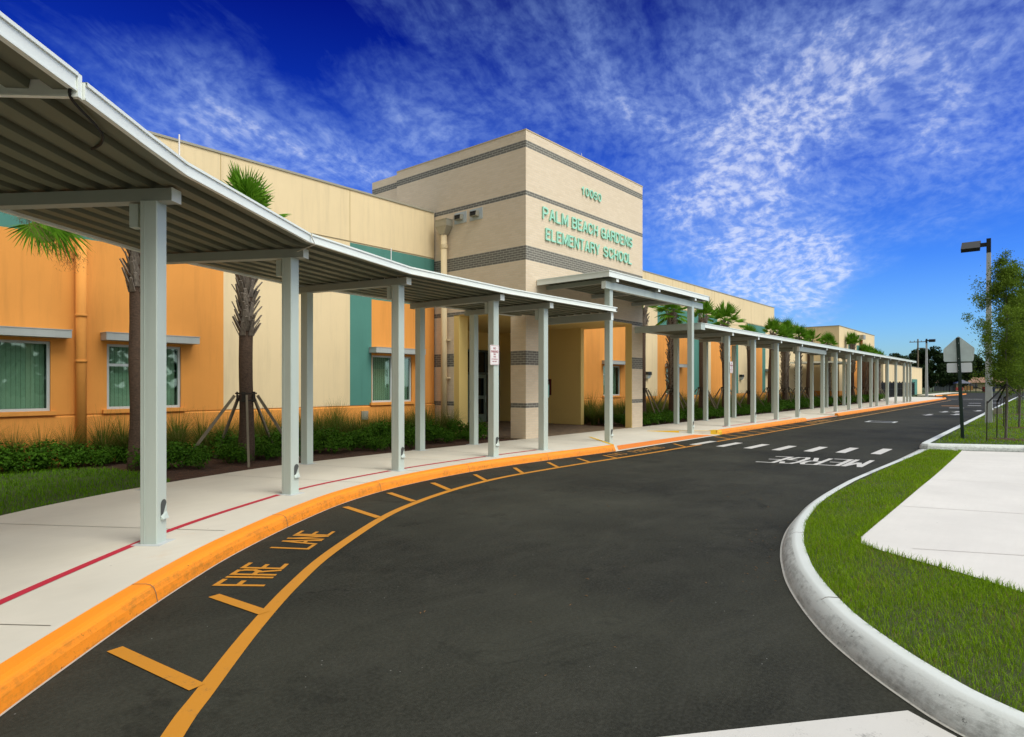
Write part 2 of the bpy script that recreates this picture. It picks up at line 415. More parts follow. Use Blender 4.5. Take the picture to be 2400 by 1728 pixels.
# ------------------------------------------------------------------ camera
F_PX = 1480.0
cam = bpy.data.objects.new('camera', bpy.data.cameras.new('camera')); C.objects.link(cam)
cam.data.sensor_width = 36; cam.data.lens = F_PX/2400*36
cam.data.shift_y = (900-864)/2400
cam.data.clip_end = 2000; cam.data.clip_start = .05
YAW = math.radians(40.07)
cam.location = (0,0,1.8); cam.rotation_euler = (math.radians(90), 0, YAW-math.radians(90))
S.camera = cam

# ------------------------------------------------------------------ world
SUN_EL, SUN_AZ = math.radians(54), math.radians(-88)    # azimuth measured from +X towards +Y
w = bpy.data.worlds.new('World'); S.world = w; w.use_nodes = True
nt = w.node_tree; nt.nodes.clear()
out = nt.nodes.new('ShaderNodeOutputWorld'); bg = nt.nodes.new('ShaderNodeBackground'); nt.links.new(bg.outputs[0], out.inputs[0])
tc = nt.nodes.new('ShaderNodeTexCoord'); d = tc.outputs['Generated']
sky = nt.nodes.new('ShaderNodeTexSky'); sky.sky_type = 'NISHITA'; sky.sun_disc = False
sky.sun_elevation = SUN_EL; sky.sun_rotation = math.radians(90) - SUN_AZ
sx = nt.nodes.new('ShaderNodeSeparateXYZ'); nt.links.new(d, sx.inputs[0])
X_, Y_, Z_ = sx.outputs
el = math_(nt,'MAXIMUM', Z_, 0)
# polarised deep blue: tint of the physical sky by elevation
tint = ramp(nt, el, [(0,(.80,1.20,1.45)),(.08,(.48,.95,1.65)),(.17,(.22,.62,1.64)),(.30,(.07,.29,1.34)),(.42,(.02,.11,.94)),(.52,(.006,.03,.62)),(1,(.02,.04,.5))])
base = mixc(nt, 1, sky.outputs[0], tint, 'MULTIPLY')
# cloud layer: direction projected on a flat deck overhead
den = math_(nt,'ADD', el, .10)
pu = math_(nt,'DIVIDE', X_, den); pv = math_(nt,'DIVIDE', Y_, den)
cb = nt.nodes.new('ShaderNodeCombineXYZ'); nt.links.new(pu, cb.inputs[0]); nt.links.new(pv, cb.inputs[1])
P = cb.outputs[0]
mp = nt.nodes.new('ShaderNodeMapping'); mp.inputs['Rotation'].default_value=(0,0,math.radians(-35)); mp.inputs['Scale'].default_value=(1,1.25,1)
nt.links.new(P, mp.inputs[0]); PR = mp.outputs[0]
warp = N(nt,'ShaderNodeTexNoise'); warp.inputs['Scale'].default_value=1.2; warp.inputs['Detail'].default_value=4; nt.links.new(PR, warp.inputs['Vector'])
vm = nt.nodes.new('ShaderNodeVectorMath'); vm.operation='MULTIPLY_ADD'; nt.links.new(warp.outputs['Color'], vm.inputs[0]); vm.inputs[1].default_value=(.45,.45,0); nt.links.new(PR, vm.inputs[2])
PW = vm.outputs[0]
dn2 = math_(nt,'ADD', el, .42); cb2 = nt.nodes.new('ShaderNodeCombineXYZ'); nt.links.new(math_(nt,'DIVIDE', X_, dn2), cb2.inputs[0]); nt.links.new(math_(nt,'DIVIDE', Y_, dn2), cb2.inputs[1]); PQ = cb2.outputs[0]
vs_ = nt.nodes.new('ShaderNodeVectorMath'); vs_.operation='MULTIPLY_ADD'; nt.links.new(warp.outputs['Color'], vs_.inputs[0]); vs_.inputs[1].default_value=(.10,.10,0); nt.links.new(PQ, vs_.inputs[2]); PS = vs_.outputs[0]
big = noise(nt, PW, .75, 4, .55); mid = noise(nt, PW, 2.4, 6, .6); puff = noise(nt, PS, 40, 3, .6); wisp = noise(nt, PW, 3.2, 7, .68, stretch=(.35,1.5,1))
def blob(az, e, sa, se, amp):     # soft patch of cloud cover around a compass direction (degrees)
    ca = nt.nodes.new('ShaderNodeVectorMath'); ca.operation='DOT_PRODUCT'; nt.links.new(d, ca.inputs[0])
    a, b_ = math.radians(az), math.radians(e)
    ca.inputs[1].default_value=(math.cos(a)*math.cos(b_), math.sin(a)*math.cos(b_), math.sin(b_))
    t = math_(nt,'SUBTRACT', 1, ca.outputs['Value'])
    g = math_(nt,'POWER', 2.718, math_(nt,'MULTIPLY', t, -1/(1-math.cos(math.radians(sa)))))
    return math_(nt,'MULTIPLY', g, amp)
def px(u, v):
    x = (u-1200)/F_PX; z = (900-v)/F_PX
    az = YAW - math.atan(x); return math.degrees(az), math.degrees(math.atan(z/math.hypot(1,x)))
cov = None
for u, v, sa, amp in ((1250,200,9,.22),(1050,360,6,.12),(1750,420,8,.26),(1850,640,5.5,.30),(1650,560,6,.18),(2000,180,9,.18),(2300,330,9,.34),(2150,480,5,.14),(1900,660,3.5,.20),(1700,450,2.5,.2),(1620,230,8,.20),(900,330,6,.20),(720,390,4,.20),(520,300,4,.16),(880,420,3,.14),(1780,620,3,.24),(1930,700,4,.26),(1560,500,3,.16),(400,170,5,.12),(600,370,6,.20),(250,150,6,.17),(500,240,6,.10),(950,110,6,.08),
                      (750,110,4,-.18),(300,40,5,-.20),(1050,60,5,-.06),(1500,100,4,-.08),(2250,690,7,-.30),(2080,840,6,-.20),(2350,760,6,-.3),(1650,330,3,-.06),(2050,480,4,-.12)):
    az, e = px(u, v); b_ = blob(az, e, sa, 0, amp); cov = b_ if cov is None else math_(nt,'ADD', cov, b_)
puffs = ramp(nt, puff, [(.36,(0,0,0)),(.62,(1,1,1))])
sep_ = nt.nodes.new('ShaderNodeSeparateColor'); nt.links.new(puffs, sep_.inputs[0])
body = math_(nt,'ADD', math_(nt,'ADD', math_(nt,'MULTIPLY', ramp(nt, big, [(.25,(0,0,0)),(.75,(1,1,1))]), .38), math_(nt,'MULTIPLY', mid, .44)), math_(nt,'MULTIPLY', wisp, .62))
dens = math_(nt,'ADD', body, cov)
dens = math_(nt,'MINIMUM', math_(nt,'MULTIPLY', math_(nt,'MAXIMUM', math_(nt,'SUBTRACT', dens, .70), 0), 1.75), 1)
dens = math_(nt,'MULTIPLY', dens, math_(nt,'ADD', math_(nt,'MULTIPLY', sep_.outputs[0], .31), math_(nt,'ADD', .19, math_(nt,'MULTIPLY', dens, .24))))
dens = math_(nt,'MINIMUM', dens, .88)
cl = ramp(nt, dens, [(0,(.17,.38,.84)),(.45,(.34,.50,.87)),(.88,(.82,.85,.95))])
front = mixc(nt, dens, base, cl)
bright = .085
# overcast unseen behind and above the camera, shaped to give neutral light
fw = nt.nodes.new('ShaderNodeVectorMath'); fw.operation='DOT_PRODUCT'; nt.links.new(d, fw.inputs[0]); fw.inputs[1].default_value=(math.cos(YAW)*.86, math.sin(YAW)*.86, -.5)
bk = ramp(nt, math_(nt,'ADD', fw.outputs['Value'], .5), [(.32,(1,1,1)),(.62,(0,0,0))])
over = mixc(nt, noise(nt, P, 1.2, 4, .6), (.90,.93,.93), (1.25,1.25,1.20))
hz = N(nt,'ShaderNodeMix'); hz.data_type='RGBA'
side = nt.nodes.new('ShaderNodeVectorMath'); side.operation='DOT_PRODUCT'; nt.links.new(d, side.inputs[0]); side.inputs[1].default_value=(.62,-.55,.56)
cloud_shaped = mixc(nt, 1, over, ramp(nt, math_(nt,'ADD', math_(nt,'MULTIPLY', side.outputs['Value'], .5), .5), [(.15,(.05,.05,.05)),(.5,(.42,.42,.43)),(.85,(1.3,1.3,1.3))]), 'MULTIPLY')  # dimmed on the -X side and brightened opposite to shape the light
bkc = nt.nodes.new('ShaderNodeMath'); bkc.operation='MULTIPLY'; bkc.inputs[1].default_value=1.0
nt.links.new(bk, bkc.inputs[0])
# the physical sky is in its own units: scale it, then lay the clouds over it
bs = nt.nodes.new('ShaderNodeVectorMath'); bs.operation='SCALE'; nt.links.new(base, bs.inputs[0]); bs.inputs['Scale'].default_value = 1.0
f2 = mixc(nt, dens, bs.outputs[0], cl)
sc1 = nt.nodes.new('ShaderNodeVectorMath'); sc1.operation='SCALE'; nt.links.new(cl, sc1.inputs[0]); sc1.inputs['Scale'].default_value = 1/.10
f3 = mixc(nt, dens, bs.outputs[0], sc1.outputs[0])
sc2 = nt.nodes.new('ShaderNodeVectorMath'); sc2.operation='SCALE'; nt.links.new(cloud_shaped, sc2.inputs[0]); sc2.inputs['Scale'].default_value = 1.0/.10
f4 = mixc(nt, bkc.outputs[0], f3, sc2.outputs[0])
nt.links.new(f4, bg.inputs[0]); bg.inputs[1].default_value = .10

sun = bpy.data.objects.new('sun', bpy.data.lights.new('sun', 'SUN')); C.objects.link(sun)
sun.data.energy = 2.1; sun.data.angle = math.radians(32); sun.data.color = (1,.965,.86)
sd = Vector((math.cos(SUN_EL)*math.cos(SUN_AZ), math.cos(SUN_EL)*math.sin(SUN_AZ), math.sin(SUN_EL)))
sun.rotation_euler = sd.to_track_quat('Z','Y').to_euler(); sun.location = (0,0,40)
S.view_settings.view_transform = 'Standard'; S.view_settings.look = 'None'; S.view_settings.gamma = 1; S.view_settings.exposure = .18

# ------------------------------------------------------------------ ground, road, kerbs, paving
def resample(path, n):
    L = [0]
    for a, b in zip(path, path[1:]): L.append(L[-1]+math.dist(a,b))
    out = []; j = 0
    for i in range(n):
        t = L[-1]*i/(n-1)
        while j < len(L)-2 and L[j+1] < t: j += 1
        k = (t-L[j])/max(1e-9, L[j+1]-L[j])
        out.append((path[j][0]+(path[j+1][0]-path[j][0])*k, path[j][1]+(path[j+1][1]-path[j][1])*k))
    return out
g = MB(); g.box(-300,-300,-1,900,600,-.06); struct('ground', g, M['turf'])
g = MB(); g.poly([(-14,-14,0),(158,-14,0),(158,60,0),(146,60,0),(146,12.2,0),(-14,12.2,0)]); struct('road', g, M['asphalt'])
KL = spline([(-3.2,-.6),(-1.6,1.4),(-.35,2.95),(.3,3.75),(.83,4.33),(1.34,4.85),(1.85,5.35),(2.54,5.98),(3.26,6.57),(4.4,7.35),(5.67,8.08),(7.0,8.57),(8.33,8.84),(9.6,8.97),(10.8,8.99),(12.3,8.90),(13.5,8.81),(14.65,8.75)], 8)
KP = [(0,-.03),(0,.02),(.012,.085),(.03,.125),(.055,.145),(.09,.153),(.20,.153)]
def kerb_run(path, ends=True):
    k = MB(); k.sweep(path, KP, cap=False)
    n = path_normals(path)
    for i in (0,-1):
        k.add([(path[i][0]+n[i][0]*o, path[i][1]+n[i][1]*o, z) for o,z in KP]+[(path[i][0]+n[i][0]*.20, path[i][1]+n[i][1]*.20, -.03)], [tuple(range(8)) if i==0 else tuple(range(7,-1,-1))])
    return k
k = kerb_run(KL)
k.add([(14.65,8.75,.0),(14.78,8.78,.0),(14.95,8.95,.0),(14.65,8.95,0),(14.65,8.80,.151),(14.74,8.82,.151),(14.94,8.95,.152),(14.65,8.95,.152)],[(0,1,5,4),(1,2,6,5),(4,5,6,7),(2,3,7,6)])
struct('kerb', k, M['kerb_orange'])
struct('kerb', kerb_run([(21.7,8.75),(32.5,8.73)]), M['kerb_orange'])
struct('kerb', kerb_run(spline([(38.6,8.72),(60,8.7),(80,8.7),(90,8.8),(93.5,9.3),(95,10.6)],6)), M['kerb_orange'])
struct('kerb', kerb_run(spline([(110,11.9),(116,10.8),(124,10.2),(132,10.0),(134.5,10.6),(136,12.5)],5)), M['kerb_orange'])
# joints cut through the painted kerb
jm = MB()
def kerb_joint(path, step, m):
    n = path_normals(path); L = 0
    for i in range(1, len(path)):
        L += math.dist(path[i-1], path[i])
        if L > step:
            L = 0; p = path[i]; q = n[i]; t = (q[1], -q[0])
            pts = [(p[0]+q[0]*o - (.0 if o else 0), p[1]+q[1]*o, z) for o, z in [(-.004,.0),(-.004,.02),(.008,.087),(.026,.128),(.052,.149),(.09,.157),(.20,.157)]]
            m.add([(a+t[0]*.004,b+t[1]*.004,c) for a,b,c in pts]+[(a-t[0]*.004,b-t[1]*.004,c) for a,b,c in pts],[(j,j+1,j+8,j+7) for j in range(6)])
kerb_joint(KL, 2.6, jm)
# sidewalk
inn = spline([(-5.8,1.2),(-3.6,4.4),(-1.5,6.9),(.3,8.7),(1.92,9.99),(3.0,10.62),(3.89,11.02),(4.6,11.28),(6.22,11.74),(7.24,11.86),(9.74,11.95),(12.5,11.93),(14.65,11.9)], 6)
outp = offset(KL, .20)
n_ = 70; A_ = resample(outp, n_); B_ = resample(inn, n_)
s = MB(); s.add([(x,y,.15) for x,y in A_]+[(x,y,.15) for x,y in B_], [(i,i+1,n_+i+1,n_+i) for i in range(n_-1)])
s.add([(x,y,.15) for x,y in B_]+[(x,y,-.05) for x,y in B_], [(i,i+1,n_+i+1,n_+i) for i in range(n_-1)])
for poly in ([(14.65,8.95),(14.94,8.95),(16.6,10.75),(16.6,11.9),(14.65,11.9)], [(16.6,10.75),(19.95,10.6),(19.95,11.9),(16.6,11.9)],
             [(19.95,10.6),(21.47,8.95),(21.75,8.95),(21.75,11.85),(19.95,11.9)], [(21.75,8.95),(32.5,8.93),(32.66,8.93),(33.9,10.4),(33.9,11.85),(21.75,11.85)],
             [(33.9,10.4),(37.2,10.4),(37.2,11.85),(33.9,11.85)], [(37.2,10.4),(38.5,8.92),(38.6,8.92),(60,8.9),(80,8.9),(89,8.98),(92,9.3),(94.2,10.6),(94,14.5),(72,14.5),(72,11.85),(37.2,11.85)]):
    s.prism(poly, -.04, .15)
s.box(110.3,12.3,-.04,150,14.3,.14)
s.poly([(14.76,8.76,.012),(21.66,8.76,.012),(19.95,10.6,.149),(16.6,10.75,.149)])
s.poly([(32.5,8.74,.012),(38.6,8.74,.012),(37.2,10.4,.149),(33.9,10.4,.149)])
s.poly([(21.66,8.76,.012),(21.75,8.7,.004),(14.6,8.7,.004),(14.76,8.76,.012)])
struct('sidewalk', s, M['sidewalk'])
for (a, b) in (((1.79,9.45),(3.35,7.03)), ((-.6,7.7),(1.27,5.18))):
    strip(jm, [a,b], .010, .153)
def cross(i, w=.009):
    strip(jm, [A_[i], B_[i]], w, .153)
for i in (43,48,53,58,63,68): cross(i, .008)
x = 15.2
while x < 72:
    if x < 16.6 or 20 < x < 32.5 or x > 38.6: strip(jm, [(x,8.97),(x,11.84)], .008, .153)
    elif 16.6 <= x <= 20: strip(jm, [(x,10.76),(x,11.88)], .008, .153)
    x += 1.52
struct('sidewalk_joints', jm, M['joint'])
# yellow returns at the dropped kerb, and the flush orange band
y_ = MB()
def ret(a, b, za, zb, side):
    dx, dy = b[0]-a[0], b[1]-a[1]; L = math.hypot(dx,dy); n = (-dy/L*side, dx/L*side)
    e = .004
    y_.add([(a[0]+n[0]*e,a[1]+n[1]*e,za),(b[0]+n[0]*e,b[1]+n[1]*e,zb),(b[0]+n[0]*e,b[1]+n[1]*e,.154),(a[0]+n[0]*e,a[1]+n[1]*e,.154),
            (a[0]-n[0]*.09,a[1]-n[1]*.09,.154),(b[0]-n[0]*.09,b[1]-n[1]*.09,.154)], [(0,1,2,3),(3,2,5,4)])
ret((21.62,8.80),(19.95,10.6),.016,.149,1); ret((14.9,8.92),(16.6,10.75),.03,.149,-1)
y_.add([(21.62,8.80,0),(21.68,8.746,0),(22.0,8.746,0),(22.0,8.744,.13),(22.0,8.80,.157),(21.7,8.80,.157),(21.62,9.07,.157),(22.0,9.05,.157)],[(0,1,2,3,4,5),(5,4,7,6)])
struct('yellow_kerb_return', y_, M['kerb_yellow'])
y_ = MB()
def rz_(y): return .012 + (y-8.76)/1.9*.137 + .005
y_.add([(14.90,8.775,rz_(8.775)),(21.4,8.775,rz_(8.775)),(20.7,9.22,rz_(9.22)),(15.6,9.24,rz_(9.24))],[(0,1,2,3)])
y_.add([(32.7,8.775,rz_(8.775)),(38.4,8.775,rz_(8.775)),(37.8,9.22,rz_(9.2)),(33.3,9.22,rz_(9.2))],[(0,1,2,3)])
struct('flush_orange_band', y_, M['flush_orange'])
# red line on the sidewalk
r_ = MB()
strip(r_, spline([(-2.2,2.2),(-.9,3.9),(.1,5.0),(1.16,6.02),(2.21,6.93),(2.93,7.50),(3.7,8.0),(4.46,8.43),(5.01,8.72),(5.6,8.98),(6.5,9.24),(7.71,9.48),(8.9,9.62),(10.64,9.69),(12.48,9.67)],6), .085, .154)
strip(r_, [(23.8,9.42),(32.4,9.42)], .09, .154); strip(r_, [(38.7,9.42),(70,9.42)], .08, .154)
struct('red_boundary_line', r_, M['red_line'])
# road markings
o_ = MB(); Z0 = .004
FL = spline([(-1.2,.0),(-.2,1.35),(.55,2.4),(1.35,3.40),(1.66,3.74),(2.31,4.42),(3.05,5.12),(3.91,5.82),(5.36,6.78),(6.36,7.26),(7.51,7.65),(8.72,7.90),(9.8,7.98),(11.66,7.96),(13.38,7.88),(15.2,7.80),(17.9,7.76)], 8)
strip(o_, FL, .115, Z0); strip(o_, [(19.15,7.78),(30,7.75)], .105, Z0)
TK = [((1.54,4.81),(1.66,3.83)),((2.47,5.38),(2.54,4.67)),((5.49,7.80),(5.34,6.83)),((6.66,8.25),(6.42,7.36)),((7.84,8.48),(7.5,7.70)),((9.10,8.62),(8.66,7.92)),((10.38,8.66),(9.87,8.03)),((11.58,8.66),(11.06,8.02)),((12.68,8.60),(12.23,7.96)),((13.62,8.45),(13.34,7.92)),((17.61,8.48),(16.95,7.80)),
      ((20.94,8.60),(20.32,7.80)),((21.99,8.62),(21.41,7.78)),((23.09,8.62),(22.48,7.77)),((24.13,8.56),(23.64,7.77)),((25.4,8.55),(24.8,7.76)),((26.81,8.57),(26.11,7.79)),((28.0,8.57),(27.4,7.79)),((29.2,8.57),(28.6,7.79))]
for a, b in TK: strip(o_, [a,b], .10 if a[0] < 8 else .085, Z0+.003)
struct('fire_lane_line', o_, M['mark_orange'])
o_ = MB(); strip(o_, [(30,7.75),(60,7.70),(84,7.75)], .11, Z0)
x = 30.4
while x < 60: strip(o_, [(x+.6,8.57),(x,7.79)], .09, Z0+.003); x += 1.25
struct('worn_lane_line', o_, M['mark_thin'])
# stencilled words: strokes in a unit box, laid on the road inside a ground quadrilateral
ST = {'F':[(0,0,0,1),(0,1,1,1),(0,.52,.72,.52)],'I':[(.5,0,.5,1)],'R':[(0,0,0,1),(0,1,.8,1),(.8,1,1,.86),(1,.86,1,.62),(1,.62,.8,.5),(.8,.5,.12,.5),(.55,.5,1,0)],
 'E':[(0,0,0,1),(0,1,1,1),(0,.5,.8,.5),(0,0,1,0)],'L':[(0,0,0,1),(0,0,1,0)],'A':[(0,0,.5,1),(.5,1,1,0),(.22,.36,.78,.36)],'N':[(0,0,0,1),(0,1,1,0),(1,0,1,1)],
 'O':[(.2,0,0,.2),(0,.2,0,.8),(0,.8,.2,1),(.2,1,.8,1),(.8,1,1,.8),(1,.8,1,.2),(1,.2,.8,0),(.8,0,.2,0)],'P':[(0,0,0,1),(0,1,.8,1),(.8,1,1,.85),(1,.85,1,.62),(1,.62,.8,.48),(.8,.48,0,.48)],
 'K':[(0,0,0,1),(0,.4,1,1),(.3,.6,1,0)],'G':[(1,.8,.8,1),(.8,1,.2,1),(.2,1,0,.8),(0,.8,0,.2),(0,.2,.2,0),(.2,0,.8,0),(.8,0,1,.2),(1,.2,1,.46),(1,.46,.55,.46)],
 'M':[(0,0,0,1),(0,1,.5,.45),(.5,.45,1,1),(1,1,1,0)],'S':[(1,.82,.8,1),(.8,1,.2,1),(.2,1,0,.84),(0,.84,0,.64),(0,.64,.2,.53),(.2,.53,.8,.47),(.8,.47,1,.34),(1,.34,1,.16),(1,.16,.8,0),(.8,0,.2,0),(.2,0,0,.18)]}
def stencil(mb, word, TL, BL, TR, BR, tx, ty, z, gap=.35, wdt=None):
    n = len(word); wd = [(.25 if ch == 'I' else (.45 if ch == ' ' else 1)) for ch in word]
    tot = sum(wd)+gap*(n-1); xx = 0; lay = 0
    def Q(u, v):
        a = [TL[i]*(1-u)+TR[i]*u for i in (0,1)]; b = [BL[i]*(1-u)+BR[i]*u for i in (0,1)]
        return (b[0]*(1-v)+a[0]*v, b[1]*(1-v)+a[1]*v)
    for ch, wc in zip(word, wd):
        for (x0,y0,x1,y1) in ST.get(ch, []):
            # inset by half stroke so that strokes end flush with the box
            hx, hy = tx/2, ty/2
            def P_(x,y): return ((xx + x*wc)/tot*(1-2*hx)+hx, y*(1-2*hy)+hy)
            (ax,ay),(bx,by) = P_(x0,y0), P_(x1,y1)
            dx, dy = (bx-ax)/tx, (by-ay)/ty; L = math.hypot(dx,dy)
            ux, uy = dx/L, dy/L
            ox, oy = -uy*tx/2, ux*ty/2; ex, ey = ux*tx/2*.98, uy*ty/2*.98
            pts = [(ax-ex+ox,ay-ey+oy),(ax-ex-ox,ay-ey-oy),(bx+ex-ox,by+ey-oy),(bx+ex+ox,by+ey+oy)]
            lay = (lay+1) % 7
            mb.add([(*Q(*p), z+.0006*lay) for p in pts], [(0,1,2,3)])
        xx += wc+gap
o_ = MB()
stencil(o_, 'NO', (13.85,8.50),(13.72,8.12),(14.45,8.50),(14.30,8.12), .09, .085, Z0, .3)
stencil(o_, 'PARKING', (14.85,8.50),(14.72,8.12),(16.55,8.50),(16.40,8.12), .034, .085, Z0, .3)
stencil(o_, 'NO PARKING', (30.9,8.45),(30.8,8.0),(34.3,8.45),(34.2,8.0), .03, .10, Z0, .3)
struct('no_parking_lettering', o_, M['mark_faint'])
o_ = MB()
stencil(o_, 'FIRE', (2.58,5.66),(2.87,5.29),(3.15,6.10),(3.39,5.76), .066, .105, Z0, .42)
stencil(o_, 'LANE', (3.58,6.48),(3.82,6.09),(4.25,6.94),(4.49,6.58), .058, .095, Z0, .34)
struct('fire_lane_lettering', o_, M['mark_orange'])
o_ = MB()
stencil(o_, 'MERGE', (15.27,2.99),(16.81,3.02),(14.71,5.07),(16.21,5.07), .048, .060, Z0, .42)
struct('merge_lettering', o_, M['mark_white'])
o_ = MB()
for i, y in enumerate((7.90,7.09,6.30,5.54,4.78,4.05,3.28)):
    x0 = 17.66 + max(0, i-3)*.22; x1 = 19.2+max(0,i-3)*.27
    o_.poly([(x0,y+.115,Z0+.003),(x0,y-.115,Z0+.003),(x1,y-.115,Z0+.003),(x1,y+.115,Z0+.003)])
struct('crosswalk_dashes', o_, M['mark_white'])
o_ = MB(); o_.poly([(2.86,1.56,Z0),(1.9,.2,Z0),(2.9,-.55,Z0),(3.92,.34,Z0),(4.06,.57,Z0)])
struct('stop_line', o_, M['mark_white'])
o_ = MB()
def arrow(x, y, L, wd):
    o_.poly([(x,y+wd,Z0),(x-.4*L,y,Z0),(x,y-wd,Z0)]); o_.poly([(x,y+.12,Z0+.001),(x,y-.12,Z0+.001),(x+.6*L,y-.12,Z0+.001),(x+.6*L,y+.12,Z0+.001)])
for x, y in ((43.5,5.1),(48.8,4.85),(49.2,4.25),(52,3.3),(45,3.9)): arrow(x, y, 2.2, .32)
for x, y in ((57,5.0),(64,4.4),(72,4.9),(74,3.6),(90,8.2),(90.6,6.8),(91,5.9),(92.5,4.3)): o_.poly([(x,y-.5,Z0),(x+1,y-.5,Z0),(x+1,y+.4,Z0),(x,y+.4,Z0)])
struct('far_lane_arrows', o_, paint_mat('worn_white_paint', (.42,.42,.40), .4))
o_ = MB(); o_.poly([(62,6.4,Z0),(62.8,6.4,Z0),(62.8,5.2,Z0),(62,5.2,Z0)]); struct('orange_road_dash', o_, M['mark_orange'])

# right-hand kerb, grass verge, concrete pad
def hz(x): return .15 if x < 12 else max(.02, .15-(x-12)/8.4*.13)
RK = spline([(2.7,-2.6),(3.1,-1.6),(3.45,-.75),(3.72,-.15),(3.97,.33),(4.2,.6),(4.5,.88),(4.9,1.19),(5.41,1.49),(5.94,1.75),(6.4,1.93),(6.93,2.11),(7.6,2.29),(8.43,2.45),(9.73,2.6),(11.6,2.66),(14.3,2.66),(18.0,2.61),(20.45,2.58)], 6)
RP = [(0,-.03),(0,.0),(-.018,.045),(-.05,.095),(-.09,.13),(-.12,.149),(-.14,.153),(-.215,.153)]
nr = path_normals(RK); k = MB(); vs = []
for (x,y), n in zip(RK, nr):
    for o, z in RP: vs.append((x+n[0]*o, y+n[1]*o, z if z <= 0 else z*hz(x)/.15))
kk = len(RP)
k.add(vs, [(i*kk+j, i*kk+j+1, (i+1)*kk+j+1, (i+1)*kk+j) for i in range(len(RK)-1) for j in range(kk-1)])
struct('kerb', k, M['kerb_grey'], smooth=True)
GI = offset(RK, -.205)
GB = spline([(4.3,-3.0),(5.1,-1.75),(5.9,-.55),(6.43,.12),(6.75,.55),(7.0,1.0),(7.35,1.46),(7.8,1.5),(9.8,1.5),(13,1.51),(17,1.58),(20.6,1.66)], 5)
n2_ = 60; GA = resample(GI, n2_); GBr = resample(GB, n2_)
s = MB(); s.add([(x,y,hz(x)-.012) for x,y in GA]+[(x,y,hz(x)-.012) for x,y in GBr], [(i,n2_+i,n2_+i+1,i+1) for i in range(n2_-1)])
struct('verge_soil', s, M['turf_soil'])
s = MB(); s.add([(x,y,hz(x)) for x,y in GBr]+[(x+(1.7 if x > 15 else 0),-9,hz(x)) for x,y in GBr], [(i,n2_+i,n2_+i+1,i+1) for i in range(n2_-1)])
s.add([(20.55,2.3,.02),(20.55,1.6,.021),(22.5,-2.3,.02),(25.9,-9,.02),(22.2,-9,.0195),(20.4,1.66,.0195)],[(0,5,4,3,2,1)])
struct('concrete_pad', s, M['pad'])
jm = MB()
for a, b in (((7.42,1.0),(11.5,-8)),((9.9,1.48),(12.9,-8)),((13.2,1.5),(15.4,-8)),((16.6,1.54),(18.3,-8))): strip(jm, [a,b], .012, max(hz(a[0]),hz(b[0]))+.004)
struct('pad_joints', jm, surf('pad_joint', (.50,.47,.44), .9, .1, 3, 60, 0))
jm = MB(); kerb_joint_r = [(RK[i], path_normals(RK)[i]) for i in (46,70)]
for p, q in kerb_joint_r:
    t = (q[1],-q[0]); pts = [(p[0]+q[0]*(o-.004),p[1]+q[1]*(o-.004),z+.003) for o,z in RP[1:]]
    jm.add([(a+t[0]*.005,b+t[1]*.005,c) for a,b,c in pts]+[(a-t[0]*.005,b-t[1]*.005,c) for a,b,c in pts],[(j,j+1,j+1+len(pts),j+len(pts)) for j in range(len(pts)-1)])
struct('kerb_joints', jm, M['joint'])
IK = [(26.8,-10),(23.2,-2.9),(21.5,.35),(20.62,2.1),(20.52,2.42),(20.62,2.60),(20.9,2.66),(24,2.66),(40,2.64),(60,2.68),(90,2.66),(104,2.6),(107,2.2),(109,.8),(110,-2),(110,-12)]
mo = MB(); strip(mo, offset(KL,-.006), .018, .0045); strip(mo, offset(RK,.008), .02, .0045); struct('kerb_base_mortar', mo, paint_mat('mortar_smear', (.42,.41,.37), .35, (.06,.06,.05), .8, 9))
k = MB(); nr = path_normals(IK); vs = []
IP = [(0,-.03),(0,.02),(-.02,.09),(-.06,.15),(-.10,.162),(-.26,.162)]
for (x,y), n in zip(IK, nr):
    for o, z in IP: vs.append((x+n[0]*o, y+n[1]*o, z))
k.add(vs, [(i*6+j, i*6+j+1, (i+1)*6+j+1, (i+1)*6+j) for i in range(len(IK)-1) for j in range(5)])
struct('kerb', k, M['kerb_grey'])
s = MB(); s.poly([(x,y,.155) for x,y in offset(IK, -.25)]+[]); struct('island_turf', s, M['turf'])
s = MB(); s.box(110.5,14.3,-.04,200,40,.10); s.box(158,-60,-.04,400,14.3,.08); s.box(112.5,11.0,-.04,135,12.3,.13); struct('far_lawn', s, M['turf'])
s = MB(); s.box(73,14.5,-.04,110,16,.10); struct('far_lawn', s, M['turf'])
# planting beds
s = MB(); B2 = [p for p in inn]
s.add([(x,y,.115) for x,y in resample(inn,40)]+[(-7+21.65*i/39,15.9,.115) for i in range(40)], [(i,i+1,41+i,40+i) for i in range(39)])
s.box(21.1,11.87,-.04,72,15.9,.115); s.box(21.1,11.9,-.04,21.75,12.4,.112)
struct('mulch_bed', s, M['mulch'])
LAWN = [(x,y) for x,y in inn if x < 4.5]+[(4.55,11.6),(4.66,12.3),(4.61,13.1),(4.32,14.2),(3.6,14.75),(2.9,14.85),(-7,14.85)]
s = MB(); s.poly([(x,y,.13) for x,y in LAWN]); struct('lawn_turf', s, M['turf'])
s = MB(); s.box(14.66,11.91,-.04,21.12,19.5,.149); struct('entrance_paving', s, M['pavers'])

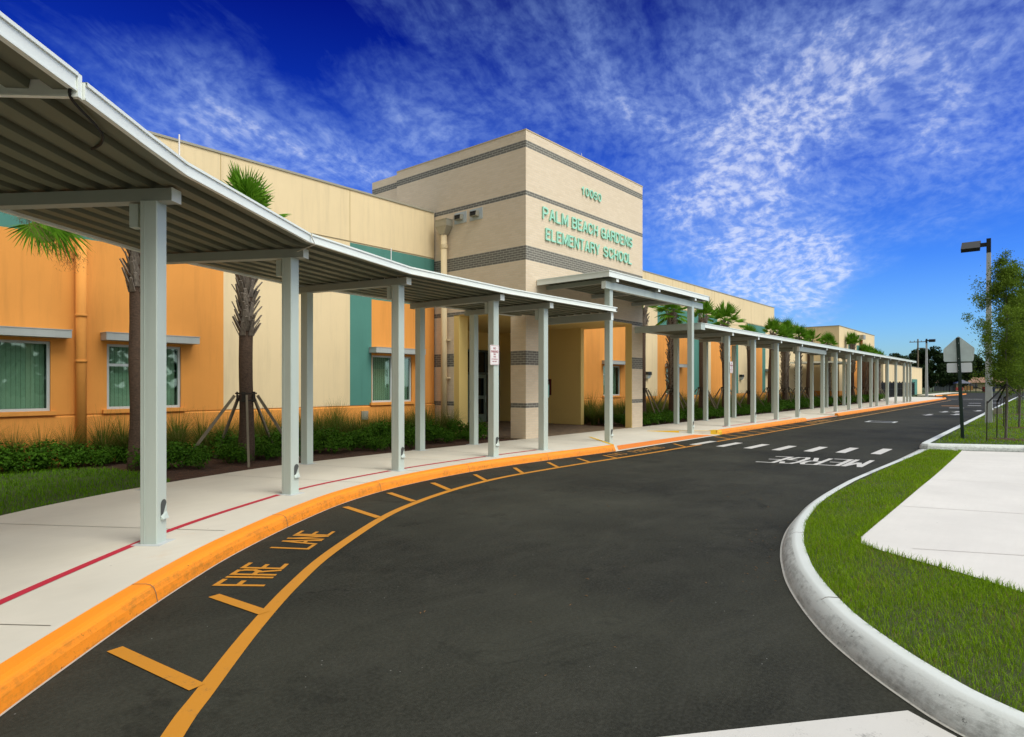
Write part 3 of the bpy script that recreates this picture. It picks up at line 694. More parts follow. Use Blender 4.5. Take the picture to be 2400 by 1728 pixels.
# grass blades (stuff)
def blade(mb, x, y, z, h, w, az, lean):
    dx, dy = math.cos(az), math.sin(az); px_, py_ = -dy*w/2, dx*w/2
    m = (x+dx*lean*.35, y+dy*lean*.35, z+h*.6); t = (x+dx*lean, y+dy*lean, z+h*(1-.25*min(1,lean/h)))
    mb.add([(x-px_,y-py_,z),(x+px_,y+py_,z),(m[0]+px_*.7,m[1]+py_*.7,m[2]),(m[0]-px_*.7,m[1]-py_*.7,m[2]),t],[(0,1,2,3),(3,2,4)])
def inpoly(x, y, P):
    c = False; j = len(P)-1
    for i in range(len(P)):
        if (P[i][1] > y) != (P[j][1] > y) and x < (P[j][0]-P[i][0])*(y-P[i][1])/(P[j][1]-P[i][1])+P[i][0]: c = not c
        j = i
    return c
gr = MB(); GP = GA + GBr[::-1]
def scatter_grass(mb, P, bx, dens, zf, hr, wr, clump=.5, seed=3):
    rr = random.Random(seed); x0,x1,y0,y1 = bx; n = int((x1-x0)*(y1-y0)*dens)
    for _ in range(n):
        x = rr.uniform(x0,x1); y = rr.uniform(y0,y1)
        if not inpoly(x,y,P): continue
        k = .5+.5*math.sin(x*3.1+1.3*math.sin(y*2.7))*math.sin(y*4.3+x)
        if rr.random() < .35*(1-k)*clump*2: continue
        h = rr.uniform(*hr)*(.75+.5*k); 
        if rr.random() < .03: h *= 1.6
        blade(mb, x, y, zf(x), h, rr.uniform(*wr), rr.uniform(0,2*PI), h*rr.uniform(.15,1.0))
scatter_grass(gr, GP, (3.2,9.5,-2.2,2.4), 6800, lambda x: hz(x)-.012, (.025,.065), (.0022,.0045))
scatter_grass(gr, GP, (9.5,20.6,1.4,2.4), 3000, lambda x: hz(x)-.012, (.025,.06), (.004,.007))
rr = random.Random(5)
for i in range(len(GBr)-1):          # longer untrimmed fringe along the pad and kerb
    for _ in range(46 if GBr[i][0] < 10 else 24):
        t = rr.random(); x = GBr[i][0]*(1-t)+GBr[i+1][0]*t; y = GBr[i][1]*(1-t)+GBr[i+1][1]*t
        n = (0,1)
        blade(gr, x+rr.uniform(-.04,.03), y+rr.uniform(-.0,.06), hz(x)-.012, rr.uniform(.05,.10), .006, rr.uniform(0,2*PI), rr.uniform(.02,.07))
tag(gr.build('grass', M['grass']), 'bright green grass on the verge between the grey kerb and the concrete pad', 'grass', kind='stuff')
gr = MB()
scatter_grass(gr, [(20.9,2.3),(21.8,.4),(24,-4),(60,-4),(60,2.35)], (20.9,36,-4,2.35), 260, lambda x: .15, (.04,.09), (.010,.02), seed=9)
scatter_grass(gr, [(36,-4),(80,-4),(80,2.35),(36,2.35)], (36,80,-3,2.35), 50, lambda x: .15, (.05,.10), (.02,.04), seed=10)
tag(gr.build('grass', M['grass']), 'mown green grass on the island behind the school sign', 'grass', kind='stuff')
gr = MB()
scatter_grass(gr, LAWN, (-1.5,4.7,8.2,14.9), 850, lambda x: .125, (.04,.085), (.006,.011), seed=4)
tag(gr.build('grass', M['grass_dark']), 'dark green lawn beside the sidewalk under the left orange wall', 'grass', kind='stuff')
ch = MB(); rr = random.Random(21)
for _ in range(5200):
    x = rr.uniform(3.8,14.6); y = rr.uniform(11.6,14.0)
    if inpoly(x,y,LAWN) or inpoly(x,y,[(a,b) for a,b in inn]+[(14.65,0),(-6,0)]): continue
    a = rr.uniform(0,PI); L = rr.uniform(.012,.04); wd = rr.uniform(.005,.012); c_, s_ = math.cos(a), math.sin(a); z = .117+rr.uniform(0,.018); tz = rr.uniform(-.01,.01)
    ch.add([(x-c_*L-s_*wd,y-s_*L+c_*wd,z),(x-c_*L+s_*wd,y-s_*L-c_*wd,z),(x+c_*L+s_*wd,y+s_*L-c_*wd,z+tz),(x+c_*L-s_*wd,y+s_*L+c_*wd,z+tz)],[(0,1,2,3)])
tag(ch.build('bark_mulch', surf('bark_chip', (.12,.055,.03), .9, .5, 30, 60, .2, .002)), 'reddish brown bark mulch in the planting bed', 'mulch', kind='stuff')
# ------------------------------------------------------------------ buildings
WY = 15.75
def text_mb(mb, s, width, height, fn, ext=.02, off=.0, spacing=1.0):
    cu = bpy.data.curves.new('t','FONT'); cu.body = s; cu.size = 1; cu.extrude = .5; cu.offset = off; cu.space_character = spacing
    cu.resolution_u = 4
    o = bpy.data.objects.new('t', cu); C.objects.link(o); bpy.context.view_layer.update()
    me = bpy.data.meshes.new_from_object(o.evaluated_get(bpy.context.evaluated_depsgraph_get()))
    xs = [v.co.x for v in me.vertices]; ys = [v.co.y for v in me.vertices]
    x0,x1,y0,y1 = min(xs),max(xs),min(ys),max(ys)
    mb.add([fn((v.co.x-x0)/(x1-x0)*width, (v.co.y-y0)/(y1-y0)*height, (v.co.z+.5)*ext) for v in me.vertices], [tuple(p.vertices) for p in me.polygons])
    bpy.data.objects.remove(o); bpy.data.meshes.remove(me); bpy.data.curves.remove(cu)

def rect_minus(rects, holes):
    out = []
    for (x0,z0,x1,z1) in rects:
        xs = sorted({x0,x1}|{v for h in holes for v in (h[0],h[2]) if x0 < v < x1}); zs = sorted({z0,z1}|{v for h in holes for v in (h[1],h[3]) if z0 < v < z1})
        for a, b in zip(xs,xs[1:]):
            for c, d_ in zip(zs,zs[1:]):
                mx, mz = (a+b)/2, (c+d_)/2
                if any(h[0]<mx<h[2] and h[1]<mz<h[3] for h in holes): continue
                out.append((a,c,b,d_))
    return out
def panels(name, m, root, rects, holes, y=WY, label=None):
    if len(rects) > 1:
        for r in rects: panels(name, m, root, [r], [h for h in holes if r[0]<=h[0]+.01 and r[2]>=h[2]-.01], y, label)
        return
    mb = MB()
    for x0,z0,x1,z1 in rect_minus(rects, holes): mb.poly([(x0,y,z0),(x1,y,z0),(x1,y,z1),(x0,y,z1)])
    for h in holes:
        if any(r[0]<=h[0]+.01 and r[2]>=h[2]-.01 and r[1]<=(h[1]+h[3])/2<=r[3] for r in rects):
            x0,z0,x1,z1 = h; yb = y+.12
            mb.poly([(x0,y,z0),(x0,y,z1),(x0,yb,z1),(x0,yb,z0)]); mb.poly([(x1,y,z0),(x1,yb,z0),(x1,yb,z1),(x1,y,z1)])
            mb.poly([(x0,y,z1),(x1,y,z1),(x1,yb,z1),(x0,yb,z1)]); mb.poly([(x0,y,z0),(x0,yb,z0),(x1,yb,z0),(x1,y,z0)])
    o = mb.build(name, m, root)
    if label: o['label'] = label
    return o
def window(root, x0, z0, x1, z1, mull, bar=None, y=WY, shade=True, sh=(.12,.28), blind_open=None):
    f = MB(); yf = y+.045; t = .055
    f.box(x0,yf,z0,x0+t,yf+.06,z1); f.box(x1-t,yf,z0,x1,yf+.06,z1); f.box(x0+t,yf,z1-t,x1-t,yf+.06,z1); f.box(x0+t,yf,z0,x1-t,yf+.06,z0+t)
    for m_ in mull: f.box(m_-t*.5,yf-.005,z0+t,m_+t*.5,yf+.055,z1-t)
    if bar: f.box(bar[0],yf-.003,bar[2]-.03,bar[1],yf+.05,bar[2]+.03)
    fr = MB(); fr = f.build('window', M['frame'], root)
    g_ = MB(); g_.box(x0+t,yf+.028,z0+t,x1-t,yf+.034,z1-t); g_.build('pane', M['glass'], fr)
    b = MB(); xx = x0+t; i = 0; edge = blind_open if blind_open else x1-t
    while xx < edge-.02:
        a = .010
        b.add([(xx,yf+.16,z0+.03),(xx+.079,yf+.16+a,z0+.03),(xx+.079,yf+.16+a,z1-.03),(xx,yf+.16,z1-.03)],[(0,1,2,3)]); xx += .08; i += 1
    b.build('blinds', M['blind'], fr)
    k = MB(); k.box(x0-.01,yf+.40,z0-.02,x1+.01,yf+.42,z1+.02); k.box(x0-.012,yf+.07,z0-.02,x0-.002,yf+.40,z1+.02); k.box(x1+.002,yf+.07,z0-.02,x1+.012,yf+.40,z1+.02); k.box(x0,yf+.07,z1+.002,x1,yf+.40,z1+.01); k.box(x0,yf+.07,z0-.01,x1,yf+.40,z0-.002)
    k.build('room_box', M['int_dark'], fr)
    s_ = MB(); s_.box(x0-.09,y-.075,z0-.085,x1+.09,y+.03,z0-.002); s_.build('sill', M['orange'], fr)
    if shade:
        h = MB(); h.box(x0-sh[0],y-.36,z1+.07,x1+sh[1],y-.003,z1+.225); h.box(x0-sh[0]-.01,y-.37,z1+.225,x1+sh[1]+.01,y-.002,z1+.24)
        h.build('sunshade', M['shade_box'], root)
    return fr
def downspout(root, x, y, z0, z1, m, r=.10, rings=(), brackets=None, name='downspout'):
    t = MB(); t.tube([(x,y,z0),(x,y,z1)], r, 20)
    for z in rings: t.tube([(x,y,z-.03),(x,y,z+.03)], r+.012, 20)
    o = t.build(name, m, root, smooth=False)
    o.data.polygons.foreach_set('use_smooth', [len(p.vertices)==4 for p in o.data.polygons])
    return o

# left wing --------------------------------------------------------
LWG = thing('school_wing', 'left school wing with orange, cream and teal stucco panels behind the curved walkway roof', 'building', (3.5,WY,0))
XL = -8
wins = [(2.15,1.24,3.86,2.68),(4.89,1.24,6.45,2.68),(12.06,1.23,13.65,2.68)]
belt0, belt1 = 1.10, 1.155
panels('wall', M['orange'], LWG, [(XL,belt1,7.47,4.91),(12.04,belt1,14.64,4.39)], wins, label='orange stucco wall panels')
panels('wall', M['cream'], LWG, [(XL,6.045,14.64,7.56),(7.47,belt1,11.25,6.0)], [], label='cream stucco wall panels')
panels('wall', M['teal'], LWG, [(XL,4.91,7.47,6.0),(11.25,belt1,12.04,6.0),(12.04,4.39,14.64,6.0)], [], label='teal stucco wall panels')
mb = MB()
mb.box(XL,WY-.03,-.05,14.64,WY+.1,belt0); mb.add([(XL,WY-.03,belt0),(14.64,WY-.03,belt0),(14.64,WY+.02,belt0+.03),(XL,WY+.02,belt0+.03)],[(0,1,2,3)])
mb.box(XL,WY+.02,belt0+.031,14.64,WY+.1,belt1); 
mb.build('base_wall', M['orange'], LWG)
mb = MB(); mb.box(XL,WY+.025,6.0,14.64,WY+.1,6.045); mb.box(7.455,WY-.002,6.05,7.47,WY+.02,7.55)
mb.build('reveal', M['cream'], LWG)
mb = MB(); mb.box(XL,WY+.55,0,14.64,34,7.50); mb.build('core', M['roofmem'], LWG)
mb = MB(); mb.box(XL,WY+.003,7.56,14.6,WY+.6,7.575); mb.box(XL,WY-.03,7.56,14.6,WY+.003,7.615); mb.box(XL,WY+.003,7.576,14.6,WY+.6,7.61)
mb.build('coping', M['coping'], LWG)
mb = MB()       # panel joints
for xj in (3.05-.9,): pass
surf('joint_cream', (.42,.30,.12), .9, .1, 2, 60, 0)
for xj, za, zb in ((7.4,6.05,7.55),(11.25,6.05,7.55)):
    mb = MB(); mb.box(xj-.008,WY-.003,za,xj+.008,WY+.01,zb); mb.build('joint', bpy.data.materials['joint_cream'], LWG)
window(LWG, *wins[0], [2.98], None); window(LWG, *wins[1], [5.78], (4.945,5.78,2.22)); window(LWG, *wins[2], [12.83], None)
downspout(LWG, 4.37, WY-.12, .1, 4.8, M['orange'], .10, (2.28,3.25))
mb = MB(); mb.box(11.62,WY-.075,.72,11.86,WY-.03,.98); mb.build('utility_box', M['galv'], LWG)
mb = MB(); mb.box(XL,WY+.1,-.05,XL+.1,34,7.5); mb.build('wall', M['cream'], LWG)

# entrance tower ----------------------------------------------------
TW = thing('entrance_tower', 'tall tan brick entrance tower with dark brick bands and raised green lettering', 'building', (18.2,11.81,.15))
X0, X1, Y0, ZT, ZH = 14.68, 21.85, 11.81, 9.38, 4.06
T = MB()
T.box(X0,Y0,ZH,X1,Y0+.6,ZT)                                   # front, above the opening
T.box(X0,Y0+.6,ZH,X0+.6,WY+2.0,ZT); T.box(X1-.6,Y0+.6,ZH,X1,WY+2.0,ZT)
T.box(X0+.6,WY+1.4,ZH,X1-.6,WY+2.0,ZT-.2)
T.build('wall', M['brick'], TW)
for q in ((X0,Y0,.0,X0+.66,Y0+.59,ZH-.001),(X1-.8,Y0,.0,X1,Y0+.27,ZH-.001),(X0,14.86,.0,X0+.6,WY+.4,ZH-.001)):
    T = MB(); T.box(*q); T.build('pier', M['brick'], TW)
T = MB(); T.box(X0+.10,WY+2.0,7.3,X1-.10,19.3,ZT-.03); T.build('wall', M['brick'], TW)
T = MB(); T.box(X0-.012,Y0-.012,ZT,X1+.012,Y0+.61,ZT+.035); T.box(X0-.012,Y0+.61,ZT,X0+.61,WY+2.0,ZT+.035); T.box(X1-.61,Y0+.61,ZT,X1+.012,WY+2.0,ZT+.035)
T.build('coping', surf('tower_coping', (.55,.44,.26), .7, .08, 2, 60, .05, .002), TW)
T = MB(); T.box(X0+.6,Y0+.6,ZT-.5,X1-.6,WY+2.0,ZT-.4); T.build('roof', M['roofmem'], TW)
# cream lined portal: jambs, soffit, rear walls
P_ = MB()
P_.box(X0+.01,14.62,.15,X0+.42,14.855,ZH-.003)                # left jamb
P_.box(X1-.82,Y0+.012,.15,X1-.802,Y0+.28,ZH-.004)             # lining of right pier
P_.box(X1-.802,Y0+.272,.15,X1-.01,Y0+.285,ZH-.004)
P_.box(X1-.60,14.25,.15,X1-.38,19.2,ZH-.003)                  # fin wall
P_.box(X0+.605,14.90,.15,X0+.63,18.7,ZH-.003)
P_.box(X0+.01,Y0+.02,ZH-.02,X1-.01,19.2,ZH-.002)              # soffit
P_.box(X0+.6,18.65,3.25,X1-.6,18.85,ZH-.02)                   # wall over the doors
P_.build('portal', M['portal'], TW)
P_ = MB(); P_.box(X1-.603,16.25,.15,X1-.601,16.262,ZH-.03); P_.build('joint', surf('joint_portal',(.3,.2,.07),.9,.1,2,60,0), TW)
P_ = MB(); P_.box(X0+.6,18.60,.15,X1-.62,18.64,3.25); wl = P_.build('entrance_glazing', M['dglass'], TW)
P_ = MB()
for xx in (15.9,17.4,18.3,19.3,20.3,21.0): P_.box(xx-.03,18.55,.15,xx+.03,18.6,3.25)
P_.box(X0+.63,18.552,2.22,X1-.63,18.6,2.3); P_.box(X0+.63,18.552,3.17,X1-.63,18.6,3.26)
P_.build('glazing_frame', M['door_dark'], wl)
for xa in (18.33,19.33):
    P_ = MB(); P_.box(xa,18.51,.16,xa+.94,18.55,.5); P_.box(xa,18.51,.5,xa+.14,18.55,2.2); P_.box(xa+.8,18.51,.5,xa+.94,18.55,2.2); P_.box(xa+.14,18.51,2.05,xa+.8,18.55,2.2); P_.box(xa+.14,18.51,1.15,xa+.8,18.55,1.3)
    dr = P_.build('door', surf('door_paint',(.16,.22,.19),.45,.08,2,60,.02,.001) if xa < 19 else bpy.data.materials['door_paint'], TW)
    P_ = MB(); P_.tube([(xa+.85,18.47,1.0),(xa+.85,18.47,1.3)], .012, 8); P_.build('handle', M['frame'], dr)
P_ = MB(); P_.box(X1-.64,15.72,1.33,X1-.603,16.45,2.0); nb = P_.build('notice_board', M['maroon'], TW)
P_ = MB(); P_.box(X1-.645,15.80,1.41,X1-.64,16.37,1.92); P_.build('notice_pane', M['notice'], nb)
P_ = MB(); P_.tube([(17.6,14,ZH-.03),(17.6,14,ZH-.022)], .09, 16)
m_em, nt_, b_ = nmat('downlight'); b_.inputs['Emission Color'].default_value=(1,.75,.4,1); b_.inputs['Emission Strength'].default_value=3
P_.build('downlight', m_em, TW)
# lettering: block capitals of straight and rounded strokes, stood off the brick
def arc(cx, cy, rx, ry, a0, a1, n=6):
    p = [(cx+rx*math.cos(math.radians(a0+(a1-a0)*i/n)), cy+ry*math.sin(math.radians(a0+(a1-a0)*i/n))) for i in range(n+1)]
    return p
BL = {'I':[[(.5,0),(.5,1)]],'P':[[(0,0),(0,1),(.6,1)]+arc(.6,.74,.4,.26,90,-90)+[(0,.48)]],'A':[[(0,0),(.5,1),(1,0)],[(.18,.32),(.82,.32)]],'L':[[(0,1),(0,0),(1,0)]],
 'M':[[(0,0),(0,1),(.5,.12),(1,1),(1,0)]],'B':[[(0,0),(0,1),(.58,1)]+arc(.58,.765,.36,.235,90,-90)+[(0,.53)],[(.58,.53)]+arc(.6,.265,.4,.265,90,-90)+[(0,0)]],
 'E':[[(1,1),(0,1),(0,0),(1,0)],[(0,.52),(.88,.52)]],'C':[arc(.5,.68,.5,.32,5,180)+arc(.5,.32,.5,.32,180,355)],'H':[[(0,0),(0,1)],[(1,0),(1,1)],[(0,.52),(1,.52)]],
 'G':[arc(.5,.68,.5,.32,8,180)+arc(.5,.32,.5,.32,180,345)+[(1,.46),(.55,.46)],[(1,.46),(1,0)]],'R':[[(0,0),(0,1),(.6,1)]+arc(.6,.75,.38,.25,90,-90)+[(0,.5)],[(.6,.5),(.92,.36),(.98,0)]],
 'D':[[(0,0),(0,1),(.45,1)]+arc(.45,.6,.55,.4,90,0)+arc(.45,.4,.55,.4,0,-90)+[(0,0)]],'N':[[(0,0),(0,1),(1,0),(1,1)]],'S':[arc(.5,.745,.46,.255,20,270)+arc(.5,.26,.5,.26,90,-160)],
 'T':[[(0,1),(1,1)],[(.5,1),(.5,0)]],'Y':[[(0,1),(.5,.42),(1,1)],[(.5,.42),(.5,0)]],'O':[arc(.5,.66,.5,.34,0,180)+arc(.5,.34,.5,.34,180,360)+[(1,.66)]],
 '0':[arc(.5,.66,.46,.34,0,180)+arc(.5,.34,.46,.34,180,360)+[(.96,.66)]],'1':[[(.12,.74),(.55,1),(.55,0)]],'6':[arc(.5,.7,.46,.3,20,180)+arc(.5,.3,.46,.3,180,360)+arc(.5,.3,.46,.3,0,180)]}
def ribbon(mb, pts, t, x0, z0, e0, ext):
    P2 = [Vector(p) for p in pts]; Q = [P2[0]]
    for p in P2[1:]:
        if (p-Q[-1]).length > 1e-4: Q.append(p)
    closed = (Q[0]-Q[-1]).length < 1e-3
    n = len(Q); Lp, Rp = [], []
    for i in range(n):
        d1 = (Q[i]-Q[i-1]).normalized() if i else None; d2 = (Q[i+1]-Q[i]).normalized() if i < n-1 else None
        if closed and i in (0,n-1): d1 = (Q[-1]-Q[-2]).normalized(); d2 = (Q[1]-Q[0]).normalized()
        if d1 is None: d1 = d2
        if d2 is None: d2 = d1
        nn = Vector((-d1.y-d2.y, d1.x+d2.x))
        if nn.length < .2: nn = Vector((-d1.y,d1.x))
        nn.normalize(); k = min(2.2, 1/max(.3, nn.dot(Vector((-d1.y,d1.x)))))
        tc_ = t/2-.003-e0*.6
        e = (-d1*tc_ if i == 0 else (d1*tc_ if i == n-1 else Vector((0,0))))*(0 if closed else 1)
        Lp.append(Q[i]+nn*t/2*k+e); Rp.append(Q[i]-nn*t/2*k+e)
    V = []
    for y in (Y0-.012-e0-ext, Y0-.012):
        V += [(x0+p.x, y, z0+p.y) for p in Lp]+[(x0+p.x, y, z0+p.y) for p in Rp]
    f = []
    for i in range(n-1):
        f += [(i,n+i,n+i+1,i+1),(2*n+i,i,i+1,2*n+i+1),(n+i,3*n+i,3*n+i+1,n+i+1)]
    if not closed: f += [(0,2*n,3*n,n),(n-1,2*n-1,4*n-1,3*n-1)]
    mb.add(V, f)
def raised(mb, word, x0, z0, W_, H_, t, ext):
    wd = [{'I':.3,'M':1.25,'1':.75,'E':.88,'L':.85}.get(c,1) for c in word]; gap = .50; u = (W_-t)/(sum(wd)+gap*(len(word)-1)); x = x0+t/2; j = 0
    for c, w_ in zip(word, wd):
        for s_ in BL[c]:
            q = [Vector((p[0]*w_*u, t/2+p[1]*(H_-t))) for p in s_]; run = [q[0]]
            for i in range(1, len(q)):
                run.append(q[i])
                if i == len(q)-1 or ((q[i]-q[i-1]).length > 1e-6 and (q[i+1]-q[i]).length > 1e-6 and (q[i]-q[i-1]).normalized().dot((q[i+1]-q[i]).normalized()) < .35):
                    j += 1; ribbon(mb, run, t, x, z0, .002*(j%5), ext); run = [q[i]]
        x += (w_+gap)*u
def face_front(x0, z0): return lambda u, v, e: (x0+u, Y0-.012-e, z0+v)
L_ = MB(); raised(L_, '10060', 17.62, 8.12, 1.22, .285, .038, .03); L_.build('house_number', M['letters'], TW)
for wd, xa, xb, z0 in (('PALM',15.47,16.82,6.885),('BEACH',17.05,18.60,6.885),('GARDENS',18.83,21.0,6.885),('ELEMENTARY',15.62,18.72,6.255),('SCHOOL',18.98,20.95,6.255)):
    L_ = MB(); raised(L_, wd, xa, z0, xb-xa, .375, .052, .035); L_.build('lettering', M['letters'], TW)
# vents on the left face
for ya in (14.53,13.83):
    V = MB(); V.box(X0-.02,ya-.27,7.03,X0-.002,ya+.27,7.39); vt = V.build('vent', M['frame'], TW)
    V = MB(); V.add([(X0-.021,ya-.14,7.12),(X0-.021,ya+.14,7.12),(X0-.021,ya+.14,7.30),(X0-.021,ya-.14,7.30),(X0-.20,ya-.14,7.13),(X0-.20,ya+.14,7.13),(X0-.17,ya+.14,7.28),(X0-.17,ya-.14,7.28)],[(0,1,5,4),(1,2,6,5),(2,3,7,6),(3,0,4,7)])
    V.build('hood', M['galv'], vt)
    V = MB(); V.box(X0-.15,ya-.135,7.135,X0-.14,ya+.135,7.275); V.build('damper', M['darkmetal'], vt)
sp = downspout(TW, X0-.14, 15.17, .12, 6.72, M['cream'], .105, (), name='downspout')
V = MB(); V.tube([(X0-.14,15.17,6.28),(X0-.14,15.17,6.40)], .125, 18)
V.build('collar', M['cream'], sp)
for z in (3.25,2.0,.75): V = MB(); V.box(X0-.15,15.00,z-.02,X0-.003,15.07,z+.02); V.build('bracket', M['cream'], sp)
V = MB(); a = X0-.30
V.box(a,14.90,6.99,X0-.003,15.43,7.20); V.add([(a,14.90,6.99),(X0-.003,14.90,6.99),(X0-.003,15.43,6.99),(a,15.43,6.99),(X0-.24,15.07,6.73),(X0-.04,15.07,6.73),(X0-.04,15.27,6.73),(X0-.24,15.27,6.73)],[(0,1,5,4),(1,2,6,5),(2,3,7,6),(3,0,4,7)])
V.box(a-.012,14.888,7.195,X0-.004,15.442,7.215); V.box(a-.010,14.89,6.985,X0-.004,15.44,7.0)
V.build('hopper', M['galv'], sp)
V = MB(); V.tube([(18.1,Y0+.3,ZT),(18.1,Y0+.3,ZT+.32)], .008, 6); V.build('lightning_rod', M['sign_white'], TW)

# right wing ----------------------------------------------------------
RW = thing('school_wing', 'long right school wing of cream, orange and teal panels behind the straight walkway', 'building', (38,WY,0))
XR0, XR1 = 21.5, 49.9
wins = [(25.36,1.24,26.92,2.66),(31.79,1.24,33.35,2.66),(47.9,1.24,49.5,2.66)]
panels('wall', M['orange'], RW, [(XR0,belt1,27.9,4.95),(30.78,belt1,34.9,4.95),(37.85,belt1,41.95,4.95),(45.0,belt1,47.2,4.95),(50.5-1.1,belt1,XR1,4.95)], wins, label='orange stucco wall panels')
panels('wall', M['teal'], RW, [(30.78,4.97,38.9,6.0),(34.9,belt1,37.2,4.97),(41.95,belt1,42.45,4.97),(44.25,4.97,47.9,6.0),(47.2,belt1,47.9,4.97)], [], label='teal stucco wall panels')
panels('wall', M['cream'], RW, [(XR0,6.045,XR1,7.60),(XR0,4.95,27.9,6.0),(27.9,belt1,30.78,6.0),(37.2,belt1,37.85,4.97),(38.9,4.95,44.25,6.0),(42.45,belt1,45.0,4.95),(47.9,4.95,XR1,6.0),(47.9,belt1,49.4,4.95)], wins, label='cream stucco wall panels')
mb = MB(); mb.box(XR0,WY-.03,-.05,58.2,WY+.1,belt0); mb.add([(XR0,WY-.03,belt0),(58.2,WY-.03,belt0),(58.2,WY+.02,belt0+.03),(XR0,WY+.02,belt0+.03)],[(0,1,2,3)]); mb.box(XR0,WY+.02,belt0+.031,58.2,WY+.1,belt1)
mb.build('base_wall', M['orange'], RW)
mb = MB(); mb.box(XR0,WY+.025,6.0,XR1,WY+.1,6.045); mb.build('reveal', M['cream'], RW)
mb = MB(); mb.box(XR0,WY+.55,0,XR1,34,7.55); mb.build('core', M['roofmem'], RW)
mb = MB(); mb.box(XR1-.1,WY+.003,0,XR1,34,7.6); mb.build('wall', M['cream'], RW)
mb = MB(); mb.box(XR0,WY-.02,7.60,XR1+.02,WY+.6,7.645); mb.build('coping', M['coping'], RW)
mb = MB()
for xj in (24.5,29.4,32.6,35.5,38.4,41.3,44.9,47.6):
    mb = MB(); mb.box(xj-.008,WY-.003,6.05,xj+.008,WY+.01,7.59); mb.build('joint', bpy.data.materials['joint_cream'], RW)
for wi, mu in zip(wins, (26.2,32.65,48.7)): window(RW, *wi, [mu], (wi[0]+.055,mu,2.24), sh=(.12,.42))
downspout(RW, 36.2, WY-.12, .1, 5.0, M['teal'], .11, (2.3,3.9))
mb = MB(); mb.tube([(36.2,WY-.12,5.02),(36.2,WY-.12,6.5)], .10, 14); mb.build('downspout', M['galv'], RW)
V = MB(); V.box(35.8,WY-.45,6.75,36.6,WY-.003,7.05); V.build('hopper', M['galv'], RW)
V = MB(); V.box(33.2,WY-.25,6.75,33.5,WY-.003,6.95); V.build('vent', M['galv'], RW)
# lower link between the wings
LK = thing('school_link', 'lower cream link wall between the right wing and the gym', 'building', (54,WY,0))
panels('wall', M['cream'], LK, [(XR1+.02,belt1,58.3,6.62)], [])
mb = MB(); mb.box(XR1+.02,WY+.1,0,58.3,30,6.6); mb.build('core', M['roofmem'], LK)
mb = MB(); mb.box(XR1+.02,WY-.02,6.62,58.3,WY+.5,6.66); mb.build('coping', M['coping'], LK)
for xx in (54.2,56.4):
    V = MB(); V.box(xx,WY-.3,6.05,xx+.4,WY-.003,6.4); V.build('vent', M['galv'], LK)
# gym -------------------------------------------------------------------
GY = thing('gym_building', 'cream gym building with orange lower wall and teal squares beyond the walkway', 'building', (65,13.1,0))
gy0, gx0, gx1, gz = 13.13, 58.35, 72.85, 6.68
mb = MB(); mb.box(gx0,gy0,0,gx1,32,gz); mb.build('wall', M['cream'], GY)
mb = MB()
mb.box(gx0-.02,gy0-.02,0,gx0+.001,WY-.04,1.2); mb.box(61.3,gy0-.02,0,gx1+.02,gy0-.001,4.4); mb.box(gx0-.02,gy0-.02,0,61.3,gy0-.001,1.2)
mb.build('lower_wall', M['orange'], GY)
for xa, xb in ((61.6,63.7),(64.8,68.4),(69.6,72.8)):
    mb = MB(); mb.box(xa,gy0-.03,4.89,xb,gy0-.001,5.36); mb.build('teal_square', M['teal'], GY)
mb = MB(); mb.box(gx0-.03,gy0-.03,gz,gx1+.03,32,gz+.05); mb.build('coping', M['coping'], GY)
downspout(GY, 66.1, gy0-.15, 0, 5.9, surf('brown_pipe',(.34,.13,.035),.6,.1,2,60,0), .12)
V = MB(); V.box(65.7,gy0-.4,5.95,66.6,gy0-.001,6.35); V.box(64.9,gy0-.2,6.1,65.3,gy0-.001,6.3); V.build('hopper', M['galv'], GY)
V = MB(); V.box(gx0-.32,13.9,2.06,gx0-.021,14.35,2.35); V.build('wall_lamp', M['darkmetal'], GY)
# low building with the teal door --------------------------------------
LB = thing('annex_building', 'low cream annex with a teal door behind the dark fence at the far end', 'building', (110,WY,0))
mb = MB(); mb.box(93,WY,0,126.9,30,4.45); mb.build('wall', M['cream'], LB)
mb = MB(); mb.box(92.9,WY-.05,4.45,127,30,4.52); mb.build('coping', M['coping'], LB)
mb = MB(); mb.box(116,WY-.06,0,121.2,WY-.001,2.54); mb.build('door', M['teal'], LB)
# wall lamps on the right wing
for x, lab in ((29.35,'black wall lamp on the cream panel just right of the brick tower'),(42.6,'black wall lamp on the cream panel halfway along the right wing')):
    t = thing('wall_lamp', lab, 'wall lamp', (x+.24,WY,2.1), 'black wall lamps on the school wing')
    V = MB(); V.add([(x,WY-.22,2.27),(x+.40,WY-.22,2.27),(x+.40,WY-.003,2.27),(x,WY-.003,2.27),(x,WY-.20,2.43),(x+.40,WY-.20,2.43),(x+.40,WY-.003,2.43),(x,WY-.003,2.43)],[(0,3,2,1),(4,5,6,7),(0,1,5,4),(1,2,6,5),(2,3,7,6),(3,0,4,7)]); V.build('housing', M['darkmetal'], t)
    V = MB(); V.add([(x+.04,WY-.13,2.08),(x+.36,WY-.13,2.08),(x+.36,WY-.005,2.08),(x+.04,WY-.005,2.08),(x+.02,WY-.205,2.269),(x+.38,WY-.205,2.269),(x+.38,WY-.005,2.269),(x+.02,WY-.005,2.269)],[(0,3,2,1),(4,5,6,7),(0,1,5,4),(1,2,6,5),(2,3,7,6),(3,0,4,7)]); V.build('lens', M['frame'], t)
